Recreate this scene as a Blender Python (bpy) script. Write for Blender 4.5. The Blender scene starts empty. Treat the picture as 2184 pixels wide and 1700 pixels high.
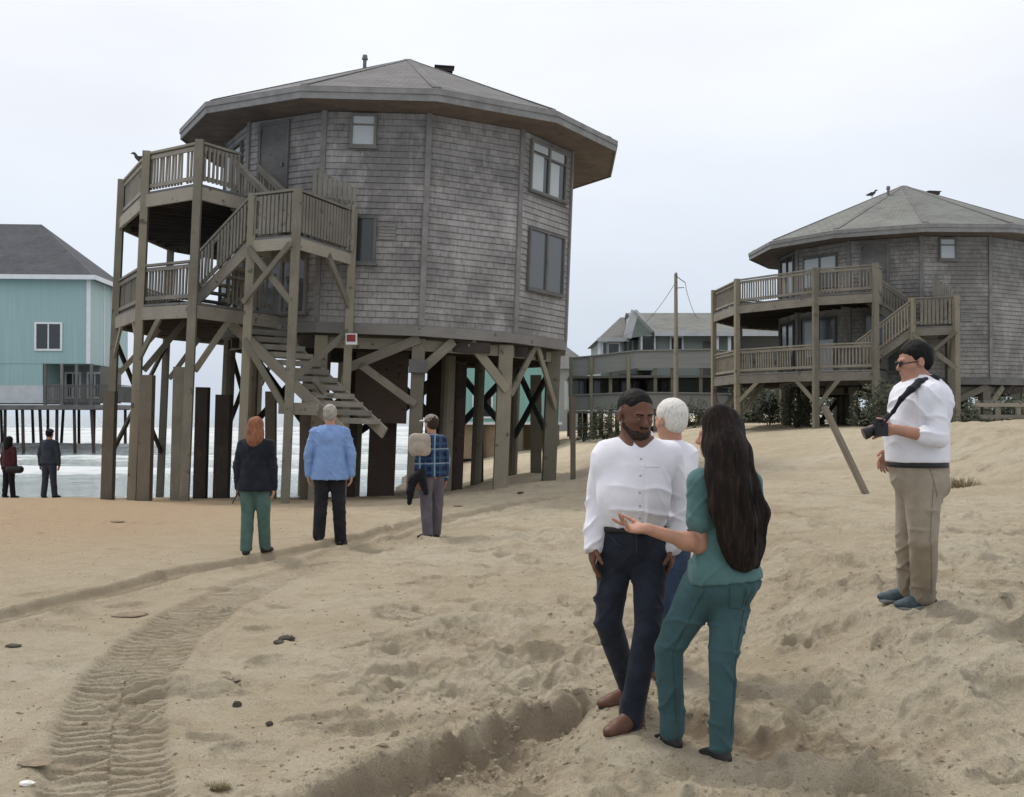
import bpy, math, random
import numpy as np
from mathutils import Vector, Matrix
random.seed(7); RNG = np.random.RandomState(11)
D = bpy.data; SC = bpy.context.scene; COL = SC.collection
R = math.radians
F, CX, HY, CAMZ = 2390.0, 1092.0, 884.0, 1.7      # focal in picture units (frame 2184 wide), horizon row, eye height

# ------------------------------------------------------------------ camera, sky, sun, exposure
cam = D.cameras.new('camera'); camo = D.objects.new('camera', cam); COL.objects.link(camo)
cam.sensor_width = 36.0; cam.lens = 36.0*F/2184.0; cam.clip_start = 0.1; cam.clip_end = 9000
camo.location = (0, 0, CAMZ); camo.rotation_euler = (R(90 + 0.815), 0, 0)
SC.camera = camo
SUN_EL, SUN_AZ = R(56), R(-38)                     # azimuth from +Y towards +X; sun stands over the sea, ahead and left
w = D.worlds.new('World'); SC.world = w; w.use_nodes = True
nt = w.node_tree; nt.nodes.clear()
out = nt.nodes.new('ShaderNodeOutputWorld'); bg = nt.nodes.new('ShaderNodeBackground')
sky = nt.nodes.new('ShaderNodeTexSky'); sky.sky_type = 'NISHITA'; sky.sun_disc = False
sky.sun_elevation = SUN_EL; sky.sun_rotation = SUN_AZ; sky.air_density = 1.2; sky.dust_density = 3.0
# overcast: a cloud deck (pale lavender grey, brighter high up) covers nearly all of the clear sky
tc = nt.nodes.new('ShaderNodeTexCoord'); sep = nt.nodes.new('ShaderNodeSeparateXYZ')
nt.links.new(tc.outputs['Generated'], sep.inputs[0])
ramp = nt.nodes.new('ShaderNodeValToRGB'); cr = ramp.color_ramp
cr.elements[0].position = 0.0; cr.elements[0].color = (4.8, 5.45, 6.35, 1)
cr.elements[1].position = 0.42; cr.elements[1].color = (7.5, 7.55, 8.0, 1)
e = cr.elements.new(0.14); e.color = (5.7, 6.2, 6.95, 1)
e = cr.elements.new(0.27); e.color = (6.9, 7.1, 7.6, 1)
nt.links.new(sep.outputs['Z'], ramp.inputs[0])
nz = nt.nodes.new('ShaderNodeTexNoise'); nz.inputs['Scale'].default_value = 2.2; nz.inputs['Detail'].default_value = 5
mp = nt.nodes.new('ShaderNodeMapping'); mp.inputs['Scale'].default_value = (1, 1, 3.0)
nt.links.new(tc.outputs['Generated'], mp.inputs[0]); nt.links.new(mp.outputs[0], nz.inputs[0])
mr = nt.nodes.new('ShaderNodeMapRange'); mr.inputs[1].default_value = .3; mr.inputs[2].default_value = .7
mr.inputs[3].default_value = .91; mr.inputs[4].default_value = 1.06
nt.links.new(nz.outputs[0], mr.inputs[0])
mul = nt.nodes.new('ShaderNodeVectorMath'); mul.operation = 'SCALE'
nt.links.new(ramp.outputs[0], mul.inputs[0]); nt.links.new(mr.outputs[0], mul.inputs['Scale'])
mx = nt.nodes.new('ShaderNodeMix'); mx.data_type = 'RGBA'; mx.inputs[0].default_value = 0.93
nt.links.new(sky.outputs[0], mx.inputs[6]); nt.links.new(mul.outputs[0], mx.inputs[7])
nt.links.new(mx.outputs[2], bg.inputs[0]); bg.inputs[1].default_value = 0.1
nt.links.new(bg.outputs[0], out.inputs[0])
sl = D.lights.new('sun', 'SUN'); so = D.objects.new('sun', sl); COL.objects.link(so)
sl.energy = 1.5; sl.angle = R(10); sl.color = (1, .96, .9)
sd = Vector((math.sin(SUN_AZ)*math.cos(SUN_EL), math.cos(SUN_AZ)*math.cos(SUN_EL), math.sin(SUN_EL)))
so.rotation_euler = sd.to_track_quat('Z', 'Y').to_euler(); so.location = (0, 0, 40)
SC.view_settings.view_transform = 'Standard'; SC.view_settings.look = 'None'
SC.view_settings.exposure = 0.46; SC.view_settings.gamma = 1.0

# ------------------------------------------------------------------ noise in numpy
def _h(ix, iy, iz, s):
    n = (ix*374761393 + iy*668265263 + iz*2147483647 + s*974634777) & 0xffffffff
    n = ((n ^ (n >> 13))*1274126177) & 0xffffffff
    return ((n ^ (n >> 16)) & 0xffff)/65535.0
def vnoise(x, y, z=None, s=0):
    x = np.asarray(x, float); y = np.asarray(y, float)
    z = np.zeros_like(x) if z is None else np.asarray(z, float)
    ix, iy, iz = (np.floor(v).astype(np.int64) for v in (x, y, z))
    fx, fy, fz = x-ix, y-iy, z-iz
    fx, fy, fz = (v*v*(3-2*v) for v in (fx, fy, fz))
    if not np.any(fz): ks = (0,)
    else: ks = (0, 1)
    r = []
    for k in ks:
        a = _h(ix, iy, iz+k, s); b = _h(ix+1, iy, iz+k, s); c = _h(ix, iy+1, iz+k, s); d = _h(ix+1, iy+1, iz+k, s)
        r.append((a*(1-fx)+b*fx)*(1-fy) + (c*(1-fx)+d*fx)*fy)
    return (r[0] if len(r) == 1 else r[0]*(1-fz)+r[1]*fz)*2-1
def fbm(x, y, z=None, o=4, s=0):
    t = 0; a = 1.0; n = 0
    for i in range(o):
        f = 2.0**i
        t = t + a*vnoise(x*f+i*7.3, y*f-i*3.1, None if z is None else z*f, s+i); n += a; a *= .5
    return t/n
def ss(a, b, x):
    t = np.clip((x-a)/(b-a), 0, 1); return t*t*(3-2*t)

# ------------------------------------------------------------------ materials
MATS = {}
class NT:
    def __init__(s, name):
        s.m = D.materials.new(name); s.m.use_nodes = True; s.t = s.m.node_tree; s.n = s.t.nodes
        s.b = s.n['Principled BSDF']
    def add(s, kind, **kw):
        n = s.n.new(kind)
        for k, v in kw.items():
            if k in n.inputs.keys(): n.inputs[k].default_value = v
            else: setattr(n, k, v)
        return n
    def l(s, a, b): s.t.links.new(a, b)
    def noise(s, src, scale, detail=4, rough=.6, stretch=None):
        if stretch:
            m = s.add('ShaderNodeMapping'); m.inputs['Scale'].default_value = stretch; s.l(src, m.inputs[0]); src = m.outputs[0]
        n = s.add('ShaderNodeTexNoise'); n.inputs['Scale'].default_value = scale; n.inputs['Detail'].default_value = detail
        n.inputs['Roughness'].default_value = rough; s.l(src, n.inputs[0]); return n.outputs[0]
    def ramp(s, fac, stops):
        r = s.add('ShaderNodeValToRGB'); c = r.color_ramp
        while len(c.elements) < len(stops): c.elements.new(.5)
        for e, (p, col) in zip(c.elements, stops): e.position = p; e.color = (*col, 1) if len(col) == 3 else col
        s.l(fac, r.inputs[0]); return r.outputs[0]
    def mix(s, fac, a, b, mode='MIX'):
        m = s.add('ShaderNodeMix'); m.data_type = 'RGBA'; m.blend_type = mode
        if isinstance(fac, float): m.inputs[0].default_value = fac
        else: s.l(fac, m.inputs[0])
        for i, v in ((6, a), (7, b)):
            if isinstance(v, tuple): m.inputs[i].default_value = (*v, 1)
            else: s.l(v, m.inputs[i])
        return m.outputs[2]
    def bump(s, h, dist, strength=1.0):
        b = s.add('ShaderNodeBump'); b.inputs['Distance'].default_value = dist; b.inputs['Strength'].default_value = strength
        s.l(h, b.inputs['Height']); s.l(b.outputs[0], s.b.inputs['Normal']); return b
def sc(c, k): return tuple(v*k for v in c)
def simple(name, col, rough=.8, var=.25, scale=6, bump=.002, bscale=60, spec=.3, metal=0, stretch=None):
    t = NT(name); tc = t.add('ShaderNodeTexCoord').outputs['Object']
    n = t.noise(tc, scale, 5, .65, stretch)
    t.l(t.ramp(n, [(.3, sc(col, 1-var)), (.7, sc(col, 1+var*.8))]), t.b.inputs['Base Color'])
    t.b.inputs['Roughness'].default_value = rough; t.b.inputs['Specular IOR Level'].default_value = spec
    t.b.inputs['Metallic'].default_value = metal
    if bump: t.bump(t.noise(tc, bscale, 4), bump)
    MATS[name] = t.m; return t.m
def wood(name, a, b, dark=.5, green=None):
    """weathered timber; UV runs along the piece in metres"""
    t = NT(name); uv = t.add('ShaderNodeTexCoord'); u = uv.outputs['UV']; ob = uv.outputs['Object']
    g = t.noise(u, 9, 6, .7, (.25, 6, 1)); big = t.noise(ob, 1.3, 4, .6); fine = t.noise(u, 40, 3, .6, (.12, 5, 1))
    c = t.ramp(g, [(.25, sc(a, dark)), (.48, a), (.75, b)])
    c = t.mix(t.ramp(big, [(.35, (0, 0, 0)), (.65, (1, 1, 1))]), c, sc(a, .72))
    if green: c = t.mix(t.ramp(t.noise(ob, .9, 5, .7), [(.45, (0, 0, 0)), (.7, (.7, .7, .7))]), c, green)
    c = t.mix(t.ramp(fine, [(.3, (.55, .55, .55)), (.45, (0, 0, 0))]), c, sc(a, .35))
    oi = t.add('ShaderNodeObjectInfo'); c = t.mix(t.ramp(oi.outputs['Random'], [(0, (.42, .42, .42)), (.55, (0, 0, 0)), (1, (0, 0, 0))]), c, sc(a, .5))
    c = t.mix(t.ramp(oi.outputs['Random'], [(.6, (0, 0, 0)), (1, (.45, .45, .45))]), c, (b[0]*1.2, b[1]*1.12, b[2]*1.0))
    kn = t.noise(ob, 4.5, 3, .5); c = t.mix(t.ramp(kn, [(.66, (0, 0, 0)), (.70, (.8, .8, .8))]), c, sc(a, .4))
    t.l(c, t.b.inputs['Base Color']); t.b.inputs['Roughness'].default_value = .9; t.b.inputs['Specular IOR Level'].default_value = .2
    t.bump(g, .008); MATS[name] = t.m; return t.m

wood('weathered_wood', (.215, .195, .155), (.32, .295, .24), green=(.18, .19, .13))
wood('rail_wood', (.25, .232, .195), (.36, .34, .29))
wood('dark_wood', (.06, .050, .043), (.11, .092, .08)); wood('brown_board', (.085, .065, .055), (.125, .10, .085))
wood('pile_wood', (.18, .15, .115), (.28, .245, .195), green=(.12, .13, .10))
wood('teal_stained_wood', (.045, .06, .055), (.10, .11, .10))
wood('drift_wood', (.33, .27, .19), (.45, .38, .28))
wood('grey_board', (.19, .185, .175), (.27, .265, .255))
def shingle(name, a, b):
    t = NT(name); uv = t.add('ShaderNodeTexCoord'); u = uv.outputs['UV']; ob = uv.outputs['Object']
    br = t.add('ShaderNodeTexBrick'); t.l(u, br.inputs[0]); br.offset = .43; br.squash = 1.0
    br.inputs['Scale'].default_value = 1.0; br.inputs['Brick Width'].default_value = .21; br.inputs['Row Height'].default_value = .15
    br.inputs['Mortar Size'].default_value = .006; br.inputs['Mortar Smooth'].default_value = .4; br.inputs['Bias'].default_value = 0
    br.inputs['Color1'].default_value = (*a, 1); br.inputs['Color2'].default_value = (*b, 1); br.inputs['Mortar'].default_value = (*sc(a, .6), 1)
    c = br.outputs['Color']
    streak = t.noise(u, 5, 6, .7, (3.0, .35, 1)); patch = t.noise(ob, .55, 6, .65)
    c = t.mix(t.ramp(streak, [(.35, (0, 0, 0)), (.75, (.8, .8, .8))]), c, sc(b, 1.12))
    c = t.mix(t.ramp(patch, [(.42, (0, 0, 0)), (.60, (.8, .8, .8))]), c, sc(a, .66))
    c = t.mix(t.ramp(t.noise(ob, 1.1, 7, .75, (1, 1, .35)), [(.52, (0, 0, 0)), (.66, (.8, .8, .8))]), c, sc(b, 1.28))
    c = t.mix(t.ramp(t.noise(ob, 7, 6, .8), [(.50, (0, 0, 0)), (.70, (.6, .6, .6))]), c, sc(a, .6))
    rough = t.noise(u, 26, 5, .75, (1, 3.5, 1))
    c = t.mix(t.ramp(rough, [(.28, (.8, .8, .8)), (.42, (0, 0, 0))]), c, sc(a, .42))
    c = t.mix(t.ramp(t.noise(ob, 2.1, 4, .6), [(.56, (0, 0, 0)), (.68, (.5, .5, .5))]), c, (b[0]*1.2, b[1]*1.17, b[2]*1.1))
    t.l(c, t.b.inputs['Base Color']); t.b.inputs['Roughness'].default_value = .92; t.b.inputs['Specular IOR Level'].default_value = .15
    add = t.add('ShaderNodeMath', operation='ADD'); t.l(rough, add.inputs[0])
    inv = t.add('ShaderNodeMath', operation='MULTIPLY'); inv.inputs[1].default_value = -.8; t.l(br.outputs['Fac'], inv.inputs[0]); t.l(inv.outputs[0], add.inputs[1])
    t.bump(add.outputs[0], .012); MATS[name] = t.m; return t.m
shingle('shingle_siding', (.262, .250, .240), (.37, .355, .34)); simple('siding_trim', (.215, .206, .197), .9, .25, 3)
shingle('pale_shingle_siding', (.26, .246, .226), (.35, .333, .308))
def roofmat(name, a, b):
    t = NT(name); uv = t.add('ShaderNodeTexCoord'); u = uv.outputs['UV']; ob = uv.outputs['Object']
    br = t.add('ShaderNodeTexBrick'); t.l(u, br.inputs[0]); br.inputs['Scale'].default_value = 1
    br.inputs['Brick Width'].default_value = .3; br.inputs['Row Height'].default_value = .16; br.inputs['Mortar Size'].default_value = .008
    br.inputs['Color1'].default_value = (*a, 1); br.inputs['Color2'].default_value = (*b, 1); br.inputs['Mortar'].default_value = (*sc(a, .6), 1)
    c = t.mix(t.ramp(t.noise(ob, .8, 5, .7), [(.4, (0, 0, 0)), (.65, (.7, .7, .7))]), br.outputs['Color'], sc(b, 1.15))
    t.l(c, t.b.inputs['Base Color']); t.b.inputs['Roughness'].default_value = .9; t.b.inputs['Specular IOR Level'].default_value = .2
    t.bump(br.outputs['Fac'], -.01); MATS[name] = t.m; return t.m
roofmat('roof_shingle', (.135, .13, .125), (.185, .18, .172))
roofmat('roof_shingle_green', (.15, .155, .14), (.20, .205, .185))
roofmat('dark_roof_shingle', (.075, .078, .085), (.10, .102, .11))
simple('fascia_paint', (.22, .215, .205), .7, .25, 3)
simple('soffit_board', (.15, .12, .10), .9, .35, 2)
simple('white_paint', (.72, .73, .74), .55, .08, 4, bump=.0)
simple('blind', (.50, .54, .55), .6, .12, 12, stretch=(1, 1, 8))
simple('red_sign', (.22, .03, .03), .5, .2, 8)
simple('teal_siding', (.31, .445, .435), .75, .08, 1.2, bump=.002, bscale=5, stretch=(6, 6, .2))
simple('teal_board', (.39, .50, .49), .75, .08, 1.2, bump=.002, bscale=5, stretch=(6, 6, .2))
simple('far_teal_siding', (.24, .45, .40), .75, .1, 1.2, bump=.006, bscale=5, stretch=(6, 6, .2))
simple('beige_board', (.33, .25, .16), .85, .2, 2)
simple('white_board', (.50, .52, .53), .8, .12, 2)
simple('sage_siding', (.27, .32, .295), .8, .12, 3, bump=.01, bscale=3, stretch=(.3, .3, 20))
simple('grey_siding', (.255, .262, .255), .85, .2, 2, bump=.01, bscale=3, stretch=(.3, .3, 20))
simple('metal_grey', (.16, .16, .16), .5, .2, 20, metal=.5)
def glass(name, col):
    t = NT(name); t.b.inputs['Base Color'].default_value = (*col, 1); t.b.inputs['Roughness'].default_value = .12
    t.b.inputs['Specular IOR Level'].default_value = .6
    t.bump(t.noise(t.add('ShaderNodeTexCoord').outputs['Object'], 3, 2), .004); MATS[name] = t.m
glass('window_glass', (.035, .04, .042)); glass('window_glass_dull', (.09, .095, .095))

# ------------------------------------------------------------------ mesh builder (UV in metres along each piece)
class MB:
    def __init__(s): s.v = []; s.f = []; s.uv = []
    def quad(s, pts, uvs=None):
        i = len(s.v); s.v += [tuple(p) for p in pts]; s.f.append(tuple(range(i, i+len(pts))))
        if uvs is None:
            a = Vector(pts[0]); e1 = (Vector(pts[1])-a); L = e1.length or 1; e1 = e1/L
            n = e1.cross(Vector(pts[2])-a); n = n.normalized() if n.length > 1e-9 else Vector((0, 0, 1)); e2 = n.cross(e1)
            uvs = [((Vector(p)-a).dot(e1), (Vector(p)-a).dot(e2)) for p in pts]
        s.uv += [tuple(u) for u in uvs]
    def beam(s, p0, p1, w, t, up=(0, 0, 1), taper=1.0):
        p0 = Vector(p0); p1 = Vector(p1); d = p1-p0; L = d.length; d = d/L; up = Vector(up)
        if abs(d.dot(up)) > .96: up = Vector((0, 1, 0)) if abs(d.y) < .9 else Vector((1, 0, 0))
        x = d.cross(up).normalized(); y = x.cross(d).normalized(); o = random.random()*20
        c = []
        for P, k in ((p0, 1), (p1, taper)):
            c.append([P+x*a*w*.5*k+y*b*t*.5*k for a, b in ((-1, -1), (1, -1), (1, 1), (-1, 1))])
        A, B = c
        for i in range(4):
            j = (i+1) % 4; ww = (w, t, w, t)[i]
            s.quad([A[i], A[j], B[j], B[i]], [(o, i*.5), (o, i*.5+ww), (o+L, i*.5+ww), (o+L, i*.5)])
        s.quad(A[::-1], [(o, 0), (o, w), (o+t, w), (o+t, 0)]); s.quad(B, [(o, 0), (o, w), (o+t, w), (o+t, 0)])
    def box(s, c, size, ax=None):
        c = Vector(c); ax = ax or (Vector((1, 0, 0)), Vector((0, 1, 0)), Vector((0, 0, 1)))
        hx, hy, hz = (Vector(a)*(q*.5) for a, q in zip(ax, size))
        P = lambda a, b, d: c+hx*a+hy*b+hz*d
        for q in (((-1, -1, -1), (1, -1, -1), (1, -1, 1), (-1, -1, 1)), ((1, -1, -1), (1, 1, -1), (1, 1, 1), (1, -1, 1)),
                  ((1, 1, -1), (-1, 1, -1), (-1, 1, 1), (1, 1, 1)), ((-1, 1, -1), (-1, -1, -1), (-1, -1, 1), (-1, 1, 1)),
                  ((-1, -1, 1), (1, -1, 1), (1, 1, 1), (-1, 1, 1)), ((-1, 1, -1), (1, 1, -1), (1, -1, -1), (-1, -1, -1))):
            s.quad([P(*k) for k in q])
    def cyl(s, p0, p1, r0, r1, n=12, wob=0):
        p0 = Vector(p0); p1 = Vector(p1); d = (p1-p0); L = d.length; d.normalize()
        x = d.orthogonal().normalized(); y = d.cross(x)
        rw = [1+random.uniform(-wob, wob) for _ in range(n)]
        A = [p0+(x*math.cos(2*math.pi*i/n)+y*math.sin(2*math.pi*i/n))*r0*rw[i] for i in range(n)]
        B = [p1+(x*math.cos(2*math.pi*i/n)+y*math.sin(2*math.pi*i/n))*r1*rw[i] for i in range(n)]
        o = random.random()*9
        for i in range(n):
            j = (i+1) % n; u0 = i*2*math.pi*r0/n; u1 = (i+1)*2*math.pi*r0/n
            s.quad([A[i], A[j], B[j], B[i]], [(o, u0), (o, u1), (o+L, u1), (o+L, u0)])
        s.quad(A[::-1]); s.quad(B)
    def slab(s, top, z0, z1):
        """vertical prism over polygon (list of xy), counter-clockwise"""
        n = len(top); T = [(p[0], p[1], z1) for p in top]; B = [(p[0], p[1], z0) for p in top]
        s.quad(T, [(p[0], p[1]) for p in top]); s.quad(B[::-1], [(p[0], p[1]) for p in top[::-1]])
        for i in range(n): j = (i+1) % n; s.quad([B[i], B[j], T[j], T[i]])
    def build(s, name, m, parent=None, smooth=False):
        me = D.meshes.new(name); me.from_pydata(s.v, [], s.f)
        uvl = me.uv_layers.new(name='UVMap'); uvl.data.foreach_set('uv', [c for u in s.uv for c in u])
        me.materials.append(MATS[m] if isinstance(m, str) else m)
        if smooth: me.polygons.foreach_set('use_smooth', [True]*len(me.polygons))
        o = D.objects.new(name, me); COL.objects.link(o)
        if parent: o.parent = parent
        return o
def empty(name, loc=(0, 0, 0), rot=(0, 0, 0)):
    o = D.objects.new(name, None); COL.objects.link(o); o.location = loc; o.rotation_euler = rot; o.empty_display_size = .3; return o
def tag(o, label, cat, group=None, kind=None):
    o['label'] = label
    if cat: o['category'] = cat
    if group: o['group'] = group
    if kind: o['kind'] = kind
    return o
def at(px, py, Y): return Vector(((px-CX)/F*Y, Y, CAMZ+(HY-py)/F*Y))
def copy_tree(o, parent=None):
    c = o.copy(); COL.objects.link(c); c.parent = parent
    for ch in [k for k in D.objects if k.parent == o]: copy_tree(ch, c)
    return c

# ------------------------------------------------------------------ ground
def flat(py, px): Y = CAMZ*F/(py-HY); return ((px-CX)/F*Y, Y)
TRACK_A = [flat(y, x) for x, y in ((-260, 1395), (0, 1325), (150, 1285), (330, 1238), (450, 1213), (600, 1188), (900, 1112), (1200, 1060))]
TRACK_B = [flat(y, x) for x, y in ((190, 1990), (232, 1700), (238, 1600), (245, 1530), (275, 1450), (335, 1370), (430, 1302), (570, 1240), (760, 1175), (1000, 1112), (1300, 1065))]
TRACK_C = [flat(y, x) for x, y in ((330, 1990), (600, 1480), (700, 1390), (1000, 1240), (1300, 1140))]
EDGE = np.array([(-2.2, 3.6), (-.99, 5.0), (-.67, 5.5), (-.42, 5.75), (-.24, 6.2), (.1, 6.65), (.45, 6.95), (.8, 6.6), (1.3, 6.2), (2.0, 6.0), (3, 5.2)])
def track(x, y, pts):
    """distance to and length along a polyline"""
    best = np.full(x.shape, 9.0); sl = np.zeros(x.shape); acc = 0
    for (x0, y0), (x1, y1) in zip(pts[:-1], pts[1:]):
        dx, dy = x1-x0, y1-y0; L = math.hypot(dx, dy)
        t = np.clip(((x-x0)*dx+(y-y0)*dy)/L/L, 0, 1); d = (x-x0-t*dx)*dy/L-(y-y0-t*dy)*dx/L
        dd = np.hypot(x-x0-t*dx, y-y0-t*dy); m = dd < np.abs(best)
        best = np.where(m, np.where(d < 0, -dd, dd), best); sl = np.where(m, acc+t*L, sl); acc += L
    return best, sl
def base(x, y):
    h = .40*ss(1.3, 3.0, x)*ss(4.8, 7.6, y) + .88*ss(3, 12, x)*ss(10, 34, y)
    h = h + (.58+.12*fbm(x*.9, y*.9, o=3, s=66))*ss(7.3, 9.8, x)*ss(14.5, 20, y)*ss(31, 24, y)
    h = h - .052*np.clip(y-20.5, 0, 12)*ss(1.0, -3.0, x+.0*y)
    drop = ss(29.3, 34, y)*ss(0, -4.5, x+1.2+.055*y)
    h = h - 2.1*drop
    return h
DENTS = []
rr = random.Random(5)
for i in range(760):
    y = rr.uniform(4.3, 22)**1.0; 
    if rr.random() < .45: y = rr.uniform(4.3, 10)
    x = rr.uniform(-.45*y, .50*y)
    if x < -.12*y and rr.random() < .78: continue
    DENTS.append((x, y, rr.uniform(0, math.pi), rr.uniform(.10, .22), rr.uniform(.05, .10), rr.uniform(.018, .055), rr.random()))
for i in range(70):   # big soft scoops
    y = rr.uniform(5, 16); x = rr.uniform(-.1*y, .5*y)
    DENTS.append((x, y, rr.uniform(0, math.pi), rr.uniform(.25, .55), rr.uniform(.15, .3), rr.uniform(.03, .07), rr.random()))
for x, y, a, b, d in ((-2.05, 6.95, .30, .16, -.075), (-1.05, 6.35, .22, .12, .05), (-1.35, 5.75, .16, .12, .04), (-.75, 7.2, .2, .14, .04), (.0, 8.6, .5, .25, .05), (.3, 7.9, .3, .3, .05)):
    DENTS.append((x, y, .2, a, b, d, .5))
def ground(x, y, detail=True):
    x = np.asarray(x, float); y = np.asarray(y, float)
    h = base(x, y)
    near = ss(60, 20, y)
    h = h + near*(.045*fbm(x*.45, y*.45, o=3, s=3) + .0)
    if not detail: return h
    rough = .25+.75*ss(-1.8, .4, x+.10*y+.6*fbm(x*.4, y*.4, s=9))
    h = h + near*rough*(.072*fbm(x*1.5, y*1.9, o=5, s=21) - .035*np.abs(fbm(x*2.6+3, y*3.4, o=4, s=31)))
    h = h + near*ss(30, 10, y)*.013*fbm(x*8, y*9, o=4, s=41)*(.35+rough)
    # tracks
    d, s = track(x, y, TRACK_A); wv = d+.02*fbm(x*3, y*3, s=2)
    h = h - .062*ss(.27, .20, np.abs(wv)) + .034*np.exp(-((np.abs(wv)-.30)/.07)**2) + .013*np.sin(d*80)*ss(.2, .15, np.abs(d))
    d, s = track(x, y, TRACK_B); wv = d+.03*fbm(x*3, y*3, s=5); fade = ss(16, 7.5, y)
    m = ss(.31, .25, np.abs(wv)); tr = (s+.10*np.abs(d)+.022*fbm(x*4, y*4, s=6))/.105
    lug = (np.abs((tr % 1)-.5)*2); half = np.where(d > 0, lug, np.abs(((tr+.5) % 1)-.5)*2)
    h = h - .036*m + .030*np.exp(-((np.abs(wv)-.34)/.07)**2)*fade + 0.036*m*fade*ss(.34, .62, half)*np.clip(.9+.8*fbm(x*4, y*4, s=8), .15, 1.2)
    d, s = track(x, y, TRACK_C); h = h - .02*ss(.22, .12, np.abs(d+.05*fbm(x*2, y*2, s=15)))*ss(6.5, 8, y)
    # low scarp across the foreground
    ye = np.interp(x, EDGE[:, 0], EDGE[:, 1]) + .10*fbm(x*2.2, x*0+1.3, o=4, s=12) + .05*fbm(x*9, x*0+4.0, o=2, s=13)
    dd = ye-y; lo = ss(2.4, .2, np.abs(x+.1)-0.2*0)
    h = h - (.165*ss(-.02, .13+.1*np.abs(fbm(x*5, y*5, o=3, s=77)), dd)*ss(1.9, .35, dd))*ss(1.5, .4, x)*ss(-3.2, -2.0, x) + .03*np.exp(-((dd+.10)/.09)**2)*ss(1.6, .6, np.abs(x+.3))
    h = h + .05*fbm(x*6, y*6, o=4, s=88)*ss(-.1, .08, dd)*ss(1.2, .3, dd)*ss(2.0, 1.0, x)
    for (a, b, c) in ((.95, 5.75, .55),):
        h = h - .07*np.exp(-(((x-a)/c)**2+((y-b)/.35)**2))
    return h
def ground_arrays(X, Y):
    H = ground(X, Y); ys = Y[:, 0]
    for (x, y, an, a, b, dep, q) in DENTS:
        r = max(a, b)*2.2; j0, j1 = np.searchsorted(ys, (y-r, y+r))
        if j1 <= j0: continue
        row = X[(j0+j1)//2]; i0, i1 = np.searchsorted(row, (x-r*1.1, x+r*1.1))
        if i1 <= i0: continue
        xx = X[j0:j1, i0:i1]-x; yy = Y[j0:j1, i0:i1]-y
        c, s = math.cos(an), math.sin(an); u = (xx*c+yy*s)/a; v = (-xx*s+yy*c)/b
        q2 = np.maximum(np.sqrt(u*u+v*v)+.22*fbm(xx*14+x*3, yy*14+y, o=2, s=3), 0)
        H[j0:j1, i0:i1] += -dep*np.exp(-(q2**2.6))+dep*.45*np.exp(-((q2-1.35)/.28)**2)
    return H
def grid_object(name, X, Y, H, mat):
    ny, nx = X.shape; v = np.stack([X, Y, H], -1).reshape(-1, 3)
    idx = np.arange(nx*ny).reshape(ny, nx)
    q = np.stack([idx[:-1, :-1], idx[:-1, 1:], idx[1:, 1:], idx[1:, :-1]], -1).reshape(-1, 4)
    me = D.meshes.new(name); me.vertices.add(len(v)); me.vertices.foreach_set('co', v.ravel())
    me.loops.add(q.size); me.loops.foreach_set('vertex_index', q.ravel().astype(np.int32))
    me.polygons.add(len(q)); me.polygons.foreach_set('loop_start', (np.arange(len(q))*4).astype(np.int32))
    me.polygons.foreach_set('use_smooth', np.ones(len(q), bool)); me.update(calc_edges=True)
    me.materials.append(mat); o = D.objects.new(name, me); COL.objects.link(o); return o
ys = np.concatenate([[-8, -3, 0, 1.2, 2.2], np.geomspace(3.0, 42, 1050), np.geomspace(43, 900, 70)])
us = np.linspace(-1, 1, 860)
PADS = [(.62, 6.12, .24, -.012), (.67, 6.5, .22, .035), (.84, 5.92, .16, -.022), (1.05, 5.72, .17, -.045)]
YY = np.repeat(ys[:, None], len(us), 1); XX = us[None, :]*(.62*np.maximum(YY, 3)+1.2)
HH = ground_arrays(XX, YY)
for px_, py_, pr_, pz_ in PADS:      # sand trodden level under the feet of the near group
    k_ = ss(1.7, .55, np.hypot(XX-px_, (YY-py_)*.8)/pr_); HH = HH*(1-k_)+(pz_+.012*fbm(XX*7, YY*7, o=3, s=5))*k_
HR = (XX, YY, HH)
def gz(x, y):
    """height of the built sand at a point"""
    j = int(np.clip(np.searchsorted(ys, y), 1, len(ys)-1)); t = (y-ys[j-1])/(ys[j]-ys[j-1])
    a = np.interp(x, XX[j-1], HH[j-1]); b = np.interp(x, XX[j], HH[j]); return float(a*(1-t)+b*t)
t = NT('sand'); tcn = t.add('ShaderNodeTexCoord'); ob = tcn.outputs['Object']
c = t.ramp(t.noise(ob, .5, 6, .6), [(.32, (.58, .485, .335)), (.5, (.655, .565, .405)), (.68, (.69, .615, .46))])
c = t.mix(t.ramp(t.noise(ob, 3.0, 6, .7), [(.36, (.7, .7, .7)), (.52, (0, 0, 0))]), c, (.52, .43, .29))
c = t.mix(t.ramp(t.noise(ob, 95, 3, .7), [(.30, (.8, .8, .8)), (.44, (0, 0, 0))]), c, (.25, .20, .14))
c = t.mix(t.ramp(t.noise(ob, 60, 3, .7), [(.60, (0, 0, 0)), (.72, (.7, .7, .7))]), c, (.66, .61, .52))
sepx = t.add('ShaderNodeSeparateXYZ'); t.l(ob, sepx.inputs[0])
mrx = t.add('ShaderNodeMapRange'); mrx.inputs[1].default_value = -1.0; mrx.inputs[2].default_value = -6.0; t.l(sepx.outputs[0], mrx.inputs[0])
mry = t.add('ShaderNodeMapRange'); mry.inputs[1].default_value = 9; mry.inputs[2].default_value = 17; t.l(sepx.outputs[1], mry.inputs[0])
mm = t.add('ShaderNodeMath', operation='MULTIPLY'); t.l(mrx.outputs[0], mm.inputs[0]); t.l(mry.outputs[0], mm.inputs[1])
c = t.mix(mm.outputs[0], c, (.60, .45, .29))     # damp reddish sand towards the water
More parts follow.
